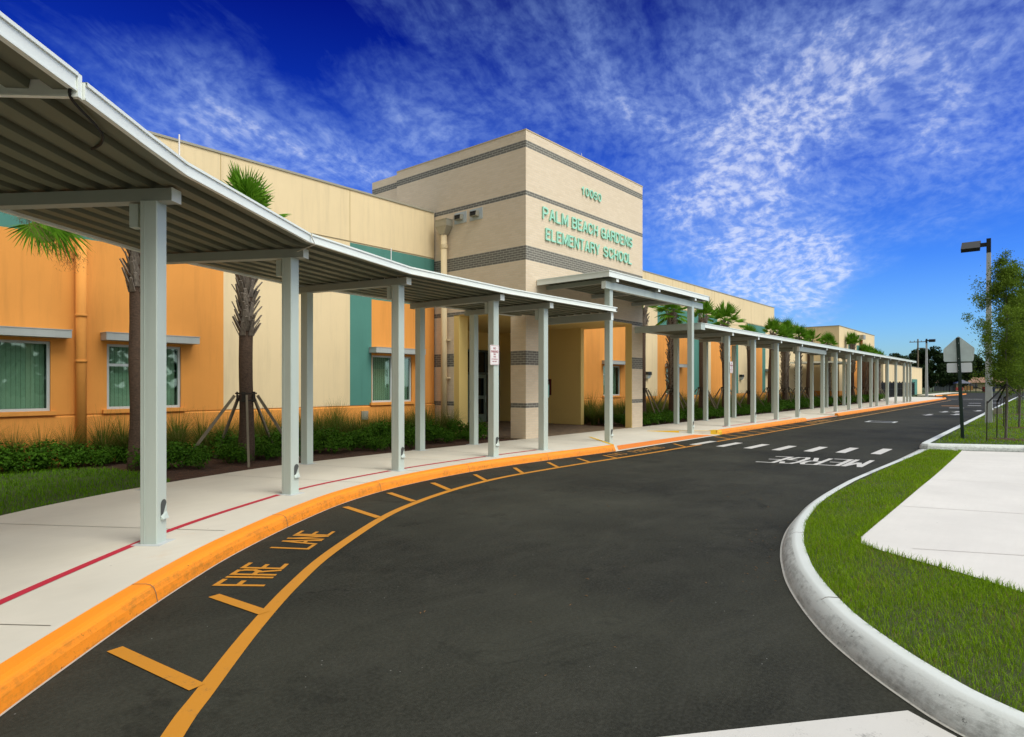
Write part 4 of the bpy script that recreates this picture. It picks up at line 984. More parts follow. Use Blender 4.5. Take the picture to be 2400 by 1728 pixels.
# ------------------------------------------------------------------ covered walkways
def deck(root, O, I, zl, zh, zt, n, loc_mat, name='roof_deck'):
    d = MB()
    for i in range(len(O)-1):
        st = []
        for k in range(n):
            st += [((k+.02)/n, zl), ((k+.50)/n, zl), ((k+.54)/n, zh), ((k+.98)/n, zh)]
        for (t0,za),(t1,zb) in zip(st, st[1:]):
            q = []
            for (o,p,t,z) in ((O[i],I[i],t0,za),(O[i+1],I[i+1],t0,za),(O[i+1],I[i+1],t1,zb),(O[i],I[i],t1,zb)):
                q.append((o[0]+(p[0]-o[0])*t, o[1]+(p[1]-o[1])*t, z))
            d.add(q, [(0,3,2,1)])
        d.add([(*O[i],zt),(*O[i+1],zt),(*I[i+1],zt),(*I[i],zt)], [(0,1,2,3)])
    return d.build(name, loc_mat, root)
def fascia_run(root, path, z0, z1, m, th=.045, closed=False, name='fascia', lip=.015):
    f = MB()
    f.sweep(path, [(0,z0),(0,z1),(th,z1),(th,z0),(0,z0)], cap=False)
    f.sweep(path, [(-.001,z1-.022),(-lip,z1-.022),(-lip,z1+.004),(th+.002,z1+.004)], cap=False)
    f.sweep(path, [(-.006,z0-.004),(-.006,z0+.012),(-.0005,z0+.012)], cap=False)
    n = path_normals(path)
    for i in (0,-1):
        f.add([(path[i][0]+n[i][0]*o, path[i][1]+n[i][1]*o, z) for o,z in ((0,z0),(th,z0),(th,z1),(0,z1))], [(0,1,2,3)])
    return f.build(name, m, root)
def post(root, c, ang, zb, zt, w=.178, scup=True, box=False, base=True, gbox=False, mat_=None):
    mat_ = mat_ or M['alu']
    t = (math.cos(ang), math.sin(ang)); n = (-t[1], t[0])
    def L(a, b): return (c[0]+t[0]*a+n[0]*b, c[1]+t[1]*a+n[1]*b)
    p = MB(); h = w/2; ch = .008
    p.prism([L(-h+ch,-h),L(h-ch,-h),L(h,-h+ch),L(h,h-ch),L(h-ch,h),L(-h+ch,h),L(-h,h-ch),L(-h,-h+ch)], zb, zt)
    # seam of the folded section
    a = L(-h-.0015, h*.46); p.obox((a[0],a[1],(zb+zt)/2), (.004,.006,zt-zb-.02), ang)
    o = p.build('post', mat_, root)
    g = MB(); g.prism([L(-h-.06,-h-.06),L(h+.06,-h-.06),L(h+.06,h+.06),L(-h-.06,h+.06)], zb-.01, zb+.0045); g.build('base_grout', M['pole_conc'], o)
    if scup:
        s = MB(); zs = zb+.26; pts = []
        for i in range(13):
            a = PI*i/12; pts.append((math.cos(a)*.052, .03+.105+math.sin(a)*.052))
        pts = [(.052,0)]+pts+[(-.052,0)]
        s.add([(*L(x+.028,-h-.003), zs+z) for x,z in pts], [tuple(range(len(pts)))])
        sc = s.build('scupper', M['scupper'], o)
        s = MB(); 
        s.add([(*L(.028-.052,-h-.004),zs-.02),(*L(.028+.052,-h-.004),zs-.02),(*L(.028+.052,-h-.004),zs+.06),(*L(.028-.052,-h-.004),zs+.02),
               (*L(.028-.052,-h-.030),zs-.015),(*L(.028+.052,-h-.030),zs-.015)],[(0,1,5,4),(4,5,2,3),(1,2,5),(0,4,3)])
        s.add([(*L(.028-.02,-h-.0045),zs+.02),(*L(.028+.05,-h-.0045),zs+.06),(*L(.028+.05,-h-.0045),zs+.15)],[(0,1,2)])
        s.build('chute', M['alu'], sc)
    if box:
        b = MB(); q = L(0, h+.09); b.obox((q[0],q[1],zt-.14), (.10,.09,.24), ang); b.build('bracket', M['alu'], o)
    if gbox:
        b = MB(); q = L(h+.035, -.02); b.obox((q[0],q[1],1.62), (.07,.09,.32), ang); b.build('switch_box', surf('switch_box_green',(.08,.16,.13),.5,.1,3,60,0) if 'switch_box_green' not in bpy.data.materials else bpy.data.materials['switch_box_green'], o)
    return o
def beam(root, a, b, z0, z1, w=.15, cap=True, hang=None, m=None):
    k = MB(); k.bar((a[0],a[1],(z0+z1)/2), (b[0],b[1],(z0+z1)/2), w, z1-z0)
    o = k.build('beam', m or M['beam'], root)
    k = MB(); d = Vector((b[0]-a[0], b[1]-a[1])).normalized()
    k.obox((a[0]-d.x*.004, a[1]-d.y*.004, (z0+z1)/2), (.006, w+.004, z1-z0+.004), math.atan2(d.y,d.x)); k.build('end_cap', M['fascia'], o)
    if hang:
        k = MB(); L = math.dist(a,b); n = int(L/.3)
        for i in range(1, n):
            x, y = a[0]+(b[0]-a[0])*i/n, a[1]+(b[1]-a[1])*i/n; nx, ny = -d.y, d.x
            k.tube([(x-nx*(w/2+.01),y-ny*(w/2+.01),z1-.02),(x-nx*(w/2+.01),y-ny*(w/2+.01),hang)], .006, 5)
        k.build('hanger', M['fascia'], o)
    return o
# curved walkway (near)
CW = thing('covered_walkway', 'curved near covered walkway with ribbed grey metal roof over the sidewalk', 'covered walkway', (6,9,.15))
ZB0, ZB1, ZL, ZHI, ZR = 3.68, 3.81, 3.835, 3.90, 3.94
O0 = [(-2.6,.4),(-.9,2.62),(.40,4.18),(.91,4.73),(1.43,5.22)]; I0 = [(-5.2,2.3),(-3.4,4.6),(-2.0,6.2),(-1.4,6.85),(-.75,7.5)]
O1 = [(1.49,5.24),(2.13,5.87),(2.66,6.37),(5.05,8.03),(7.70,8.92),(10.9,9.21),(14.62,9.2)]; I1 = [(-.6,7.55),(.3,8.28),(.95,8.82),(4.0,10.83),(7.0,11.88),(10.7,12.22),(14.6,12.2)]
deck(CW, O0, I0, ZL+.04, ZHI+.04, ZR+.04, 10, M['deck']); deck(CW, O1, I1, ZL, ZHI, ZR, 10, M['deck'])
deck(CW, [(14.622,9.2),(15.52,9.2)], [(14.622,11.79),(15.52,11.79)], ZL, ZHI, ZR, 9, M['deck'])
fascia_run(CW, O0, ZL+.035, ZR+.055, M['fascia']); fascia_run(CW, O1+[(15.54,9.2)], ZL-.005, ZR+.012, M['fascia'])
fascia_run(CW, I1[::-1], ZL-.005, ZR+.012, M['fascia']); fascia_run(CW, I0[::-1], ZL+.035, ZR+.05, M['fascia'])
fascia_run(CW, [(15.54,9.2),(15.54,11.79)], ZL-.005, ZR+.011, M['fascia'])
fascia_run(CW, [(-.73,7.52),(1.44,5.215)], ZL-.005, ZR+.054, M['fascia'])
OP = [((.42,4.62),.80),((2.625,7.08),.67),((5.115,8.655),.33),((7.83,9.435),.22),((10.72,9.57),0),((12.59,9.57),0),((15.7,9.57),0)]
IP_ = [(-1.25,6.3),(1.36,8.95),(3.93,10.72),(7.27,11.66),(10.55,11.86),(12.53,11.9),None]
for i, ((c, a), q) in enumerate(zip(OP, IP_)):
    ztop = ZB0 if i < 6 else 4.58
    post(CW, c, a, .15 if i < 6 else .055, ztop, scup=(i in (1,2,3,4,6)), box=(i < 6), gbox=(i in (5,)) )
    if q:
        d = Vector((q[0]-c[0], q[1]-c[1])).normalized()
        if i > 0: post(CW, q, math.atan2(d.y,d.x)-PI/2, .15, ZB0, scup=False)
        ex_ = .28 if i != 2 else .10
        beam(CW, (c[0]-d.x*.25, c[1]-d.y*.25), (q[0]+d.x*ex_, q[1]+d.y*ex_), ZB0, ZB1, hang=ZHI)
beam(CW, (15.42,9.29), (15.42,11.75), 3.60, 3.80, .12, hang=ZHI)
k = MB(); k.tube(spline([(1.44,5.24,4.0),(1.40,5.22,3.9),(1.42,5.28,3.82),(1.64,5.57,3.80),(1.77,5.8,3.80),(1.84,6.08,3.82),(1.84,6.3,3.83)],5), .011, 6); k.build('cable', M['black'], CW)
k = MB(); k.tube([(5.08,8.02,3.96),(5.06,8.0,3.90),(5.12,8.0,3.80),(5.0,8.28,3.72)], .009, 6); k.build('cable', M['galv'], CW)
for x, y in ((2.58,6.34),(7.15,8.80)):
    k = MB(); k.tube([(x,y,3.94),(x,y,4.19)], .008, 6); k.build('lightning_rod', M['sign_white'], CW)
# raised canopy in front of the tower
RC = thing('entrance_canopy', 'raised flat white canopy over the crosswalk in front of the brick tower', 'canopy', (18.6,10.5,0))
deck(RC, [(15.24,9.27),(22.02,9.27)], [(15.24,11.78),(22.02,11.78)], 4.84, 4.92, 4.96, 12, M['deck'])
fascia_run(RC, [(15.2,11.79),(15.2,9.25),(22.05,9.25),(22.05,11.79)], 4.80, 4.965, M['fascia'])
beam(RC, (15.32,9.5), (21.95,9.5), 4.50, 4.705, .14, m=M['alu'])
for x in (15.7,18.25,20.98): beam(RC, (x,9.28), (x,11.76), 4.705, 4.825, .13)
post(RC, (21.0,9.47), 0, .04, 4.50, scup=True, gbox=True)
# straight walkway (far)
SW_ = thing('covered_walkway', 'long straight covered walkway receding along the right school wing', 'covered walkway', (45,10.5,.15))
XE = 70.5
deck(SW_, [(21.28,9.23),(XE-.03,9.23)], [(21.28,11.93),(XE-.03,11.93)], ZL, ZHI, ZR, 10, M['deck'])
fascia_run(SW_, [(21.6,9.2),(XE,9.2),(XE,11.95),(21.25,11.95)], 3.80, ZR+.012, M['fascia'])
fascia_run(SW_, [(21.25,11.95),(21.25,9.2),(21.6,9.2)], 3.72, ZR+.010, M['alu'])
for i, x in enumerate((24.35,27.25,30.3,33.6,38.3,41.2,44.6,47.8,51.3,53.4,57.6,61.3,65.4,67.2,68.9)):
    zb = .15 if i not in (3,4) else .09
    post(SW_, (x,9.47), 0, zb, ZB0, scup=(i in (1,3)), box=True, gbox=(i==0))
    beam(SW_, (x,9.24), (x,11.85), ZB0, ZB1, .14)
for x in (24.35,27.3,30.7,36.6,44.3,48,53,58,64.8,70.0): post(SW_, (x,11.6), 0, .15, ZB0, scup=False)
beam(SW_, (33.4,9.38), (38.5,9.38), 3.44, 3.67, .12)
LKC = thing('link_canopy', 'small flat canopy joining the straight walkway to the gym corner', 'canopy', (56,14,.15))
deck(LKC, [(53.0,12.2),(58.2,12.2)], [(53.0,15.5),(58.2,15.5)], 3.45, 3.5, 3.55, 8, M['deck'])
fascia_run(LKC, [(58.2,12.17),(58.2,15.5)], 3.42, 3.56, M['fascia']); fascia_run(LKC, [(52.97,15.5),(52.97,12.17),(58.24,12.17)], 3.42, 3.56, M['fascia'])
for x in (53.3,57.9): post(LKC, (x,12.4), 0, .15, 3.45, scup=False)
# no parking signs
def np_sign(x, y, label):
    t = thing('no_parking_sign', label, 'sign', (x,y,2.45), 'no parking fire lane signs on walkway posts')
    w_, h_ = .30, .45; s = MB(); pts = []
    def rr_(w, h, r, yy, mb):
        pts = []
        for cx, cz, a0 in ((w/2-r,h/2-r,0),(-w/2+r,h/2-r,90),(-w/2+r,-h/2+r,180),(w/2-r,-h/2+r,270)):
            for k in range(5):
                a = math.radians(a0+k*22.5); pts.append((x+cx+r*math.cos(a), yy, 2.45+cz+r*math.sin(a)))
        return pts
    p1 = rr_(w_,h_,.03,y,s); n = len(p1)
    s.add(p1+[(a,y+.004,c) for a,b,c in p1], [tuple(range(n-1,-1,-1)), tuple(range(n,2*n))]+[(i,(i+1)%n,n+(i+1)%n,n+i) for i in range(n)])
    s.build('panel', M['sign_white'], t)
    s = MB(); a = rr_(w_-.025,h_-.025,.022,y-.0015,s); b = rr_(w_-.037,h_-.037,.018,y-.0015,s)
    s.add(a+b, [(i,(i+1)%n,n+(i+1)%n,n+i) for i in range(n)])
    for txt, zc, hh, ww in (('NO',.150,.050,.085),('PARKING',.078,.055,.225),('FIRE',.018,.032,.075),('LANE',-.037,.032,.080),('BY ORDER OF',-.093,.024,.20),('FIRE DEPT',-.145,.024,.15)):
        text_mb(s, txt, ww, hh, lambda u,v,e,zc=zc,hh=hh,ww=ww: (x-ww/2+u, y-.0015-e, 2.45+zc-hh/2+v), .001, .02)
    s.build('lettering', M['sign_red'], t)
np_sign(10.64, 9.462, 'white and red no parking sign on the post nearest the portal left edge')
np_sign(24.50, 9.360, 'small far no parking sign on the first post past the raised canopy')
# ------------------------------------------------------------------ palms
def fan(mb, base, d, up, pl, L, rr, droop, nseg=24, spread=100):
    d = d.normalized(); s = d.cross(up).normalized(); n = s.cross(d).normalized()
    # petiole
    tip = base + d*pl + Vector((0,0,-droop*pl*.25))
    mid = base + d*pl*.5
    for a, b, w0, w1 in ((base,mid,.022,.016),(mid,tip,.016,.010)):
        mb.add([a-s*w0,a+s*w0,b+s*w1,b-s*w1],[(0,1,2,3)])
        mb.add([a-n*w0*.6,a+n*w0*.6,b+n*w1*.6,b-n*w1*.6],[(0,1,2,3)])
    d2 = (d*(1-.25*droop)+Vector((0,0,-.35*droop))).normalized(); s2 = d2.cross(n).normalized(); n2 = s2.cross(d2)
    A = [math.radians(-spread+2*spread*i/(nseg)) for i in range(nseg+1)]
    inner = []
    for i, a in enumerate(A):
        r = L*.40*(1-.15*abs(a)/1.8); z = .018*(1 if i%2 else -1)
        p = tip + (d2*math.cos(a)+s2*math.sin(a))*r + n2*(z - .10*abs(math.sin(a))*L*1.2) + Vector((0,0,-droop*.06*r/L))
        inner.append(p)
    for i in range(nseg):
        mb.add([tip, inner[i], inner[i+1]], [(0,1,2)])
        a = (A[i]+A[i+1])/2; ln = L*(1-.22*abs(a)/1.8)*rr.uniform(.9,1.06)
        e = tip + (d2*math.cos(a)+s2*math.sin(a))*ln + n2*(-.12*abs(math.sin(a))*L*1.3) + Vector((0,0,-droop*.38*ln*rr.uniform(.7,1.4)))
        m = inner[i].lerp(inner[i+1],.5).lerp(e,.55)+Vector((0,0,.03*droop)); w = (inner[i+1]-inner[i])*.30
        mb.add([inner[i],inner[i+1],m+w,m-w],[(0,1,2,3)]); mb.add([m-w,m+w,e],[(0,1,2)])
def make_palm(seed, label, H=4.9, boots=(2.7,4.75), rad=.17, nf=13, el=(24,88), pl=(.25,.6), L=.62, droop=.25, lean=0, brace=True, stalks=False, loc=(0,0,0), group='sabal palms along the school walls'):
    rr = random.Random(seed); root = thing('palm_tree', label, 'palm tree', (0,0,0), group)
    t = MB(); pts = []; rads = []
    for i in range(15):
        z = -.1+H*i/14; f = i/14
        pts.append((lean*f*f*H*.1+.015*math.sin(z*2.3), .012*math.cos(z*1.9), z)); rads.append(rad*(1.22-.35*min(1,f*3) if f < .33 else .87+.14*f)*rr.uniform(.97,1.03))
    t.tube(pts, rads, 14); t.build('trunk', M['palm_bark'], root, smooth=True)
    def cx(z): f = z/H; return Vector((lean*f*f*H*.1, 0, z))
    b = MB(); z = boots[0]; k = 0
    while z < boots[1]:
        nb = 5
        for j in range(nb):
            a = 2*PI*(j+.5*(k%2))/nb+rr.uniform(-.12,.12); o = Vector((math.cos(a),math.sin(a),0)); tt = Vector((-o.y,o.x,0))
            out_ = rr.uniform(.06,.17); hh = rr.uniform(.22,.36); w0, w1 = .062, rr.uniform(.020,.032)
            c0 = cx(z)+o*(rad*.86); c1 = cx(z+hh)+o*(rad+out_)
            sk = tt*(.06 if (k+j)%2 else -.06)*rr.uniform(.5,1.4)
            th = .014
            v = [c0-tt*w0,c0+tt*w0,c1+tt*w1+sk,c1-tt*w1+sk]; v2 = [q+o*th+Vector((0,0,-.01)) for q in v]
            b.add(v+v2,[(3,2,1,0),(4,5,6,7),(0,1,5,4),(1,2,6,5),(2,3,7,6),(3,0,4,7)])
        z += .105; k += 1
    b.build('boots', M['boot'], root)
    c = MB(); top = cx(H)
    for i in range(nf):
        a = i*2.399+rr.uniform(-.3,.3); e = math.radians(el[0]+(el[1]-el[0])*((i+.5)/nf)**.8)
        d = Vector((math.cos(a)*math.cos(e), math.sin(a)*math.cos(e), math.sin(e)))
        up = Vector((0,0,1)) if e < 1.3 else Vector((-math.cos(a),-math.sin(a),.3))
        fan(c, top+Vector((0,0,-.15+.2*i/nf)), d, up, rr.uniform(*pl), L*rr.uniform(.85,1.1), rr, droop*rr.uniform(.6,1.5)*(1.3-e), spread=rr.uniform(75,115))
    c.build('crown', M['palm'], root)
    if stalks:
        c = MB()
        for i in range(9):
            a = rr.uniform(-.9,.6)-.3; d = Vector((math.cos(a),math.sin(a),0)); p0 = top+Vector((0,0,-.1)); pth = []
            for k in range(7):
                f = k/6; pth.append(p0+d*(1.5*f)*rr.uniform(.95,1.05)+Vector((0,0,.25*math.sin(f*2.6)-1.1*f*f)))
            c.tube(pth,[.005]*7,4)
            for k in range(420):
                f = rr.uniform(.45,1); q = p0+d*1.5*f+Vector((rr.uniform(-.16,.16),rr.uniform(-.16,.16),.25*math.sin(f*2.6)-1.1*f*f+rr.uniform(-.28,.03)))
                e_ = Vector((rr.uniform(-.05,.05),rr.uniform(-.05,.05),rr.uniform(-.07,.01))); w_ = Vector((.004,.004,.002)); c.add([q-w_,q+w_,q+e_],[(0,1,2)])
        c.build('seed_stalk', M['palm_dead'], root)
    if brace:
        k = MB()
        for j in range(5):
            a = 2*PI*j/5+.2; q = Vector((math.cos(a)*(rad+.03), math.sin(a)*(rad+.03), 1.42)); k.obox(q, (.035,.075,.22), a)
        k.tube([(0,0,1.33),(0,0,1.36)], rad+.055, 16, cap=False); k.tube([(0,0,1.48),(0,0,1.51)], rad+.07, 16, cap=False)
        k.build('brace_collar', M['wood_dark'], root)
        for j in range(5):
            a = 4.24+PI*2/5*j+rr.uniform(-.08,.08); k = MB(); r1 = rr.uniform(1.0,1.3)
            k.bar((math.cos(a)*(rad+.09),math.sin(a)*(rad+.09),1.45),(math.cos(a)*r1,math.sin(a)*r1,.0),.045,.055); k.build('brace', M['wood'], root)
    root.location = loc; root['org'] = list(loc)
    return root
def family(o): return [(k, [s for s in bpy.data.objects if s.parent == k]) for k in bpy.data.objects if k.parent == o]
PB = .1
pA = make_palm(1, 'palm partly hidden behind the nearest walkway post, beside the orange wall window', H=4.7, boots=(3.5,4.6), rad=.16, brace=False, loc=(4.76,13.6,PB))
pB = make_palm(2, 'palm in front of the cream panel with its fans above the curved roof', H=5.35, boots=(2.75,5.2), rad=.15, nf=17, loc=(6.78,13.25,PB))
pO = make_palm(3, 'palm at the left edge of the photo with drooping fronds and brown seed stalks', H=5.0, boots=(3.2,4.8), nf=16, el=(15,85), pl=(.5,.8), L=.65, droop=.4, brace=False, stalks=True, loc=(2.1,13.2,PB))
E_ = MB(); rq = random.Random(5)        # two old fans hanging towards the camera side
for hub, dd, ln in (((3.02,12.75,4.62),(.55,-.1,-.75),.66),((3.22,12.9,4.60),(.75,-.05,-.55),.70),((2.85,12.6,4.45),(.15,-.3,-.8),.55)):
    hb = Vector(hub); bs_ = Vector((2.1,13.2,5.0)); dv = (hb-bs_); E_.bar(bs_, hb, .018, .012)
    fan(E_, hb, Vector(dd).normalized(), Vector((.3,-1,.3)), .04, ln, rq, .35, nseg=26, spread=88)
o_ = E_.build('hanging_frond', M['palm'], pO)
pC = make_palm(4, 'palm mostly hidden behind the right pier of the brick tower', H=5.0, boots=(3.9,4.9), rad=.15, nf=10, loc=(24.6,13.3,PB))
pD = make_palm(5, 'palm in front of the first window right of the tower, boots along its whole trunk', H=5.15, boots=(1.2,5.05), rad=.15, nf=24, el=(-45,88), pl=(.2,.5), loc=(27.45,13.3,PB))
var = [pB, pD, make_palm(6, 'palm by the teal column with a smooth lower trunk', H=5.15, boots=(4.3,5.0), rad=.17, lean=.35, nf=12, el=(20,88), loc=(30.85,13.3,PB))]
pE = make_palm(8, 'palm with the widest crown, above the first posts of the straight walkway', H=5.0, boots=(2.9,4.9), rad=.16, nf=20, el=(-12,88), pl=(.45,.75), L=.68, loc=(34.0,13.35,PB))
rr = random.Random(17)
fams = [family(o) for o in var]+[family(pE)]; var.append(pE)
for i, (x, y, v, sc, lab) in enumerate(((37.7,13.3,2,.86,'shorter leaning palm in front of the narrow cream strip'),(41.3,13.3,2,.97,'palm in front of the second teal column'),
    (44.2,13.3,1,.94,'palm left in the cluster of three before the far window'),(45.4,13.5,0,.97,'middle palm in the cluster of three before the far window'),(46.7,13.1,1,.97,'palm right in the cluster of three before the far window'),
    (49.8,13.3,2,.95,'palm at the end of the tall right wing'),(54.2,13.0,1,.95,'palm before the shaded left face of the gym'),(60.6,12.6,0,.97,'palm in front of the gym corner'),
    (66.0,12.7,1,.9,'palm before the orange gym wall beside the brown pipe'),(68.5,12.9,1,.9,'palm just right of the brown gym pipe'),(71.5,13.0,1,.88,'palm at the end of the gym wall'),(75.5,13.2,1,.86,'last palm in the row beside the dark fence'))):
    dup_fast(var[v], fams[v], (x,y,PB), rr.uniform(0,6.28), sc, lab)

# ------------------------------------------------------------------ shrubs and ornamental grasses
def make_shrub(seed, n=300, r=.38, h=.52, lf=.055):
    rr = random.Random(seed); m = MB()
    cl = [(rr.uniform(-.2,.2),rr.uniform(-.2,.2),rr.uniform(.12,.34),rr.uniform(.14,.22)) for _ in range(9)]
    for _ in range(n):
        cx_,cy_,cz_,cr = rr.choice(cl); a = rr.uniform(0,2*PI); e = math.asin(rr.uniform(-.3,1)); q = cr*rr.uniform(.6,1.12)
        p = Vector((cx_+math.cos(a)*math.cos(e)*q*1.2, cy_+math.sin(a)*math.cos(e)*q*1.2, max(.02,cz_+math.sin(e)*q)))
        nrm = Vector((math.cos(a)*math.cos(e),math.sin(a)*math.cos(e),math.sin(e)+.5)).normalized(); nrm = (nrm+Vector((rr.uniform(-.7,.7),rr.uniform(-.7,.7),rr.uniform(-.5,.5)))).normalized()
        t = nrm.cross(Vector((rr.uniform(-1,1),rr.uniform(-1,1),rr.uniform(-1,1)))).normalized(); b = nrm.cross(t); L = lf*rr.uniform(.6,1.3); w = L*.55
        m.add([p-t*L*.5, p+b*w*.5, p+t*L*.6, p-b*w*.5],[(0,1,2,3)])
    for _ in range(7):
        a = rr.uniform(0,2*PI); m.tube([(0,0,0),(math.cos(a)*.2,math.sin(a)*.2,.3)],[.006,.004],4,cap=False)
    return m
def make_tuft(seed, n=170, h=.95):
    rr = random.Random(seed); m = MB()
    for _ in range(n):
        a = rr.uniform(0,2*PI); H_ = h*rr.uniform(.45,1.1); sp_ = rr.uniform(.08,.85)*H_; r0 = rr.uniform(0,.12); w = rr.uniform(.0025,.0055)
        d = Vector((math.cos(a),math.sin(a),0)); s = Vector((-d.y,d.x,0)); prev = None; K = 5
        for k in range(K+1):
            f = k/K; p = d*(r0+sp_*f**1.8)+Vector((0,0,H_*(f-.32*f*f*f*(sp_/H_)*2.2))); ww = w*(1-f*.9)
            cur = (p-s*ww, p+s*ww)
            if prev: m.add([prev[0],prev[1],cur[1],cur[0]],[(0,1,2,3)])
            prev = cur
    return m
shr = []
for i in range(5):
    o = make_shrub(40+i, 950 if i < 3 else 700).build('leafy_shrub', M['shrub']); shr.append(o)
tuf = [make_tuft(60+i, 520, .88+.08*i).build('grass_tuft', M['tuft']) for i in range(4)]
used = set()
def plant(pool, loc, sc, label, cat, group):
    o = rr.choice(pool)
    if o.name in used: o = dup_fast(o, [], loc, rr.uniform(0,6.28), sc)
    else: used.add(o.name); o.location = loc; o.rotation_euler = (0,0,rr.uniform(0,6.28)); o.scale = (sc,)*3
    o['label'] = label; o['category'] = cat; o['group'] = group
G1, L1 = 'leafy shrubs in the bed beside the curved walkway', 'low leafy green shrub in the mulch bed left of the brick tower'
G2, L2 = 'ornamental grasses against the left wing', 'tall fine bladed grass tuft growing against the left wing wall'
x = 4.9
while x < 14.3:
    if rr.random() < .8: plant(shr, (x+rr.uniform(-.14,.14), 12.9+rr.uniform(-.2,.25), PB), rr.uniform(.6,1.2), L1, 'shrub', G1)
    plant(shr, (x+.28+rr.uniform(-.1,.1), 13.35+rr.uniform(-.15,.2), PB), rr.uniform(.7,1.4), L1, 'shrub', G1)
    if rr.random() < .6: plant(shr, (x+.1+rr.uniform(-.1,.1), 13.95+rr.uniform(-.15,.2), PB), rr.uniform(1.0,1.35), L1, 'shrub', G1)
    x += .56
x = 1.2
while x < 5:
    plant(shr, (x, 15.0+rr.uniform(-.1,.12), PB), rr.uniform(.95,1.3), L1, 'shrub', G1)
    plant(shr, (x+.25, 14.75+rr.uniform(-.05,.12), PB), rr.uniform(.7,1.0), L1, 'shrub', G1); x += .5
x = 1.0
while x < 14.3:
    plant(tuf, (x+rr.uniform(-.1,.1), 15.25+rr.uniform(-.1,.1), PB), rr.uniform(1.0,1.35), L2, 'ornamental grass', G2)
    if x > 5: plant(tuf, (x+.25, 14.6+rr.uniform(-.15,.15), PB), rr.uniform(1.0,1.3), L2, 'ornamental grass', G2)
    x += .52
G3, L3 = 'leafy shrubs beside the straight walkway', 'low dark green shrub in the bed right of the brick tower'
G4, L4 = 'ornamental grasses along the right wing', 'fine bladed grass tuft growing along the right wing wall'
x = 22.3
while x < 58:
    st_ = .56 if x < 40 else .85
    for y in ((12.3,12.85,13.4) if x < 40 else (12.5,13.3)): plant(shr, (x+rr.uniform(-.15,.15), y+rr.uniform(-.12,.12), PB), rr.uniform(.9,1.2)*(1 if x < 40 else 1.35), L3, 'shrub', G3)
    x += st_
x = 22.0
while x < 58:
    plant(tuf, (x+rr.uniform(-.1,.1), 14.9+rr.uniform(-.25,.3), PB), rr.uniform(1.2,1.5), L4, 'ornamental grass', G4)
    plant(tuf, (x+.3, 14.2+rr.uniform(-.2,.2), PB), rr.uniform(1.0,1.3), L4, 'ornamental grass', G4)
    x += .62 if x < 40 else 1.1
for x, y in ((21.75,13.3),(22.2,13.6),(22.0,14.1),(22.6,14.5),(22.9,13.9)): plant(tuf, (x,y,PB), 1.1, 'grass tuft seen through the tower portal', 'ornamental grass', 'grass tufts beside the portal')
x = 59
while x < 72: plant(shr, (x, 12.55, PB), 1.5, L3, 'shrub', G3); x += .8

# ------------------------------------------------------------------ young staked trees on the island
def make_tree(seed, H, crown, nleaf, leaf, mat_, name='young_tree', z0=1.55, trunk_r=.036, droopy=0, clump=.30):
    rr = random.Random(seed); root = thing(name, '', 'tree'); t = MB()
    tp = [(.02*math.sin(k*1.3),.02*math.cos(k*1.7),H*.95*k/8) for k in range(9)]; t.tube(tp,[trunk_r*(1-.85*k/8) for k in range(9)],8)
    tips = []
    nb = 30
    for i in range(nb):
        f = (i+.5)/nb; z = z0+(H*.93-z0)*f; a = i*2.399+rr.uniform(-.4,.4); wdt = crown*(math.sin(PI*(.22+.74*f))**.8)*rr.uniform(.55,1.1)
        p0 = Vector((0,0,z)); e = rr.uniform(.15,.8); p1 = p0+Vector((math.cos(a)*wdt*.55,math.sin(a)*wdt*.55,wdt*e*.6)); p2 = p0+Vector((math.cos(a)*wdt,math.sin(a)*wdt,wdt*e*.9))
        t.tube([p0,p1,p2],[trunk_r*.28*(1-f*.5),trunk_r*.16,.003],5,cap=False)
        for k in range(7):
            g_ = rr.uniform(.25,1.05); c_ = p0.lerp(p2,g_)+Vector((rr.gauss(0,.13),rr.gauss(0,.13),rr.gauss(0,.12))); tips.append((c_,rr.uniform(.5,1)*clump*crown))
            if rr.random() < .5: t.tube([p0.lerp(p2,g_*.8),c_],[.004,.002],3,cap=False)
    for k in range(14): tips.append((Vector((rr.gauss(0,.1),rr.gauss(0,.1),H*rr.uniform(.86,1.02))), clump*crown*.5))
    t.build('trunk', M['oak_bark'], root)
    c = MB()
    for _ in range(nleaf):
        o_, s_ = rr.choice(tips); p = o_+Vector((rr.gauss(0,s_*.55),rr.gauss(0,s_*.55),rr.gauss(0,s_*.5)))
        n_v = Vector((rr.uniform(-1,1),rr.uniform(-1,1),rr.uniform(-.3,1))).normalized(); t_ = n_v.cross(Vector((rr.uniform(-1,1),rr.uniform(-1,1),rr.uniform(-1,1)))).normalized(); b_ = n_v.cross(t_); L = leaf*rr.uniform(.6,1.3)
        c.add([p-t_*L*.5,p+b_*L*.25,p+t_*L*.55,p-b_*L*.25],[(0,1,2,3)])
    c.build('crown', mat_, root)
    return root
def stakes(root, offs, H=1.15):
    for i, (dx, dy) in enumerate(offs):
        k = MB(); k.tube([(dx,dy,-.1),(dx*.97,dy*.97,H)], .017, 6); s = k.build('stake', M['wood_dark'], root)
        k = MB(); k.bar((dx*.97,dy*.97,H-.06),(0,0,1.65),.05,.008); k.build('strap', M['black'], s)
t1 = make_tree(31, 5.4, 0.80, 36000, .052, M['oak']); stakes(t1, ((-.95,.42),(-.35,-.55),(.55,.25))); t1.location = (23.7,.83,.15)
t1['label'] = 'nearest young staked tree on the island, right of the school sign'; t1['group'] = 'young staked trees'
t2 = make_tree(32, 5.2, 1.0, 22000, .060, M['oak']); stakes(t2, ((-.9,.4),(.5,-.6),(.6,.5))); t2.location = (30.2,.67,.15)
t2['label'] = 'second young staked tree, cut by the right edge of the photo'; t2['group'] = 'young staked trees'
f2_ = family(t2)
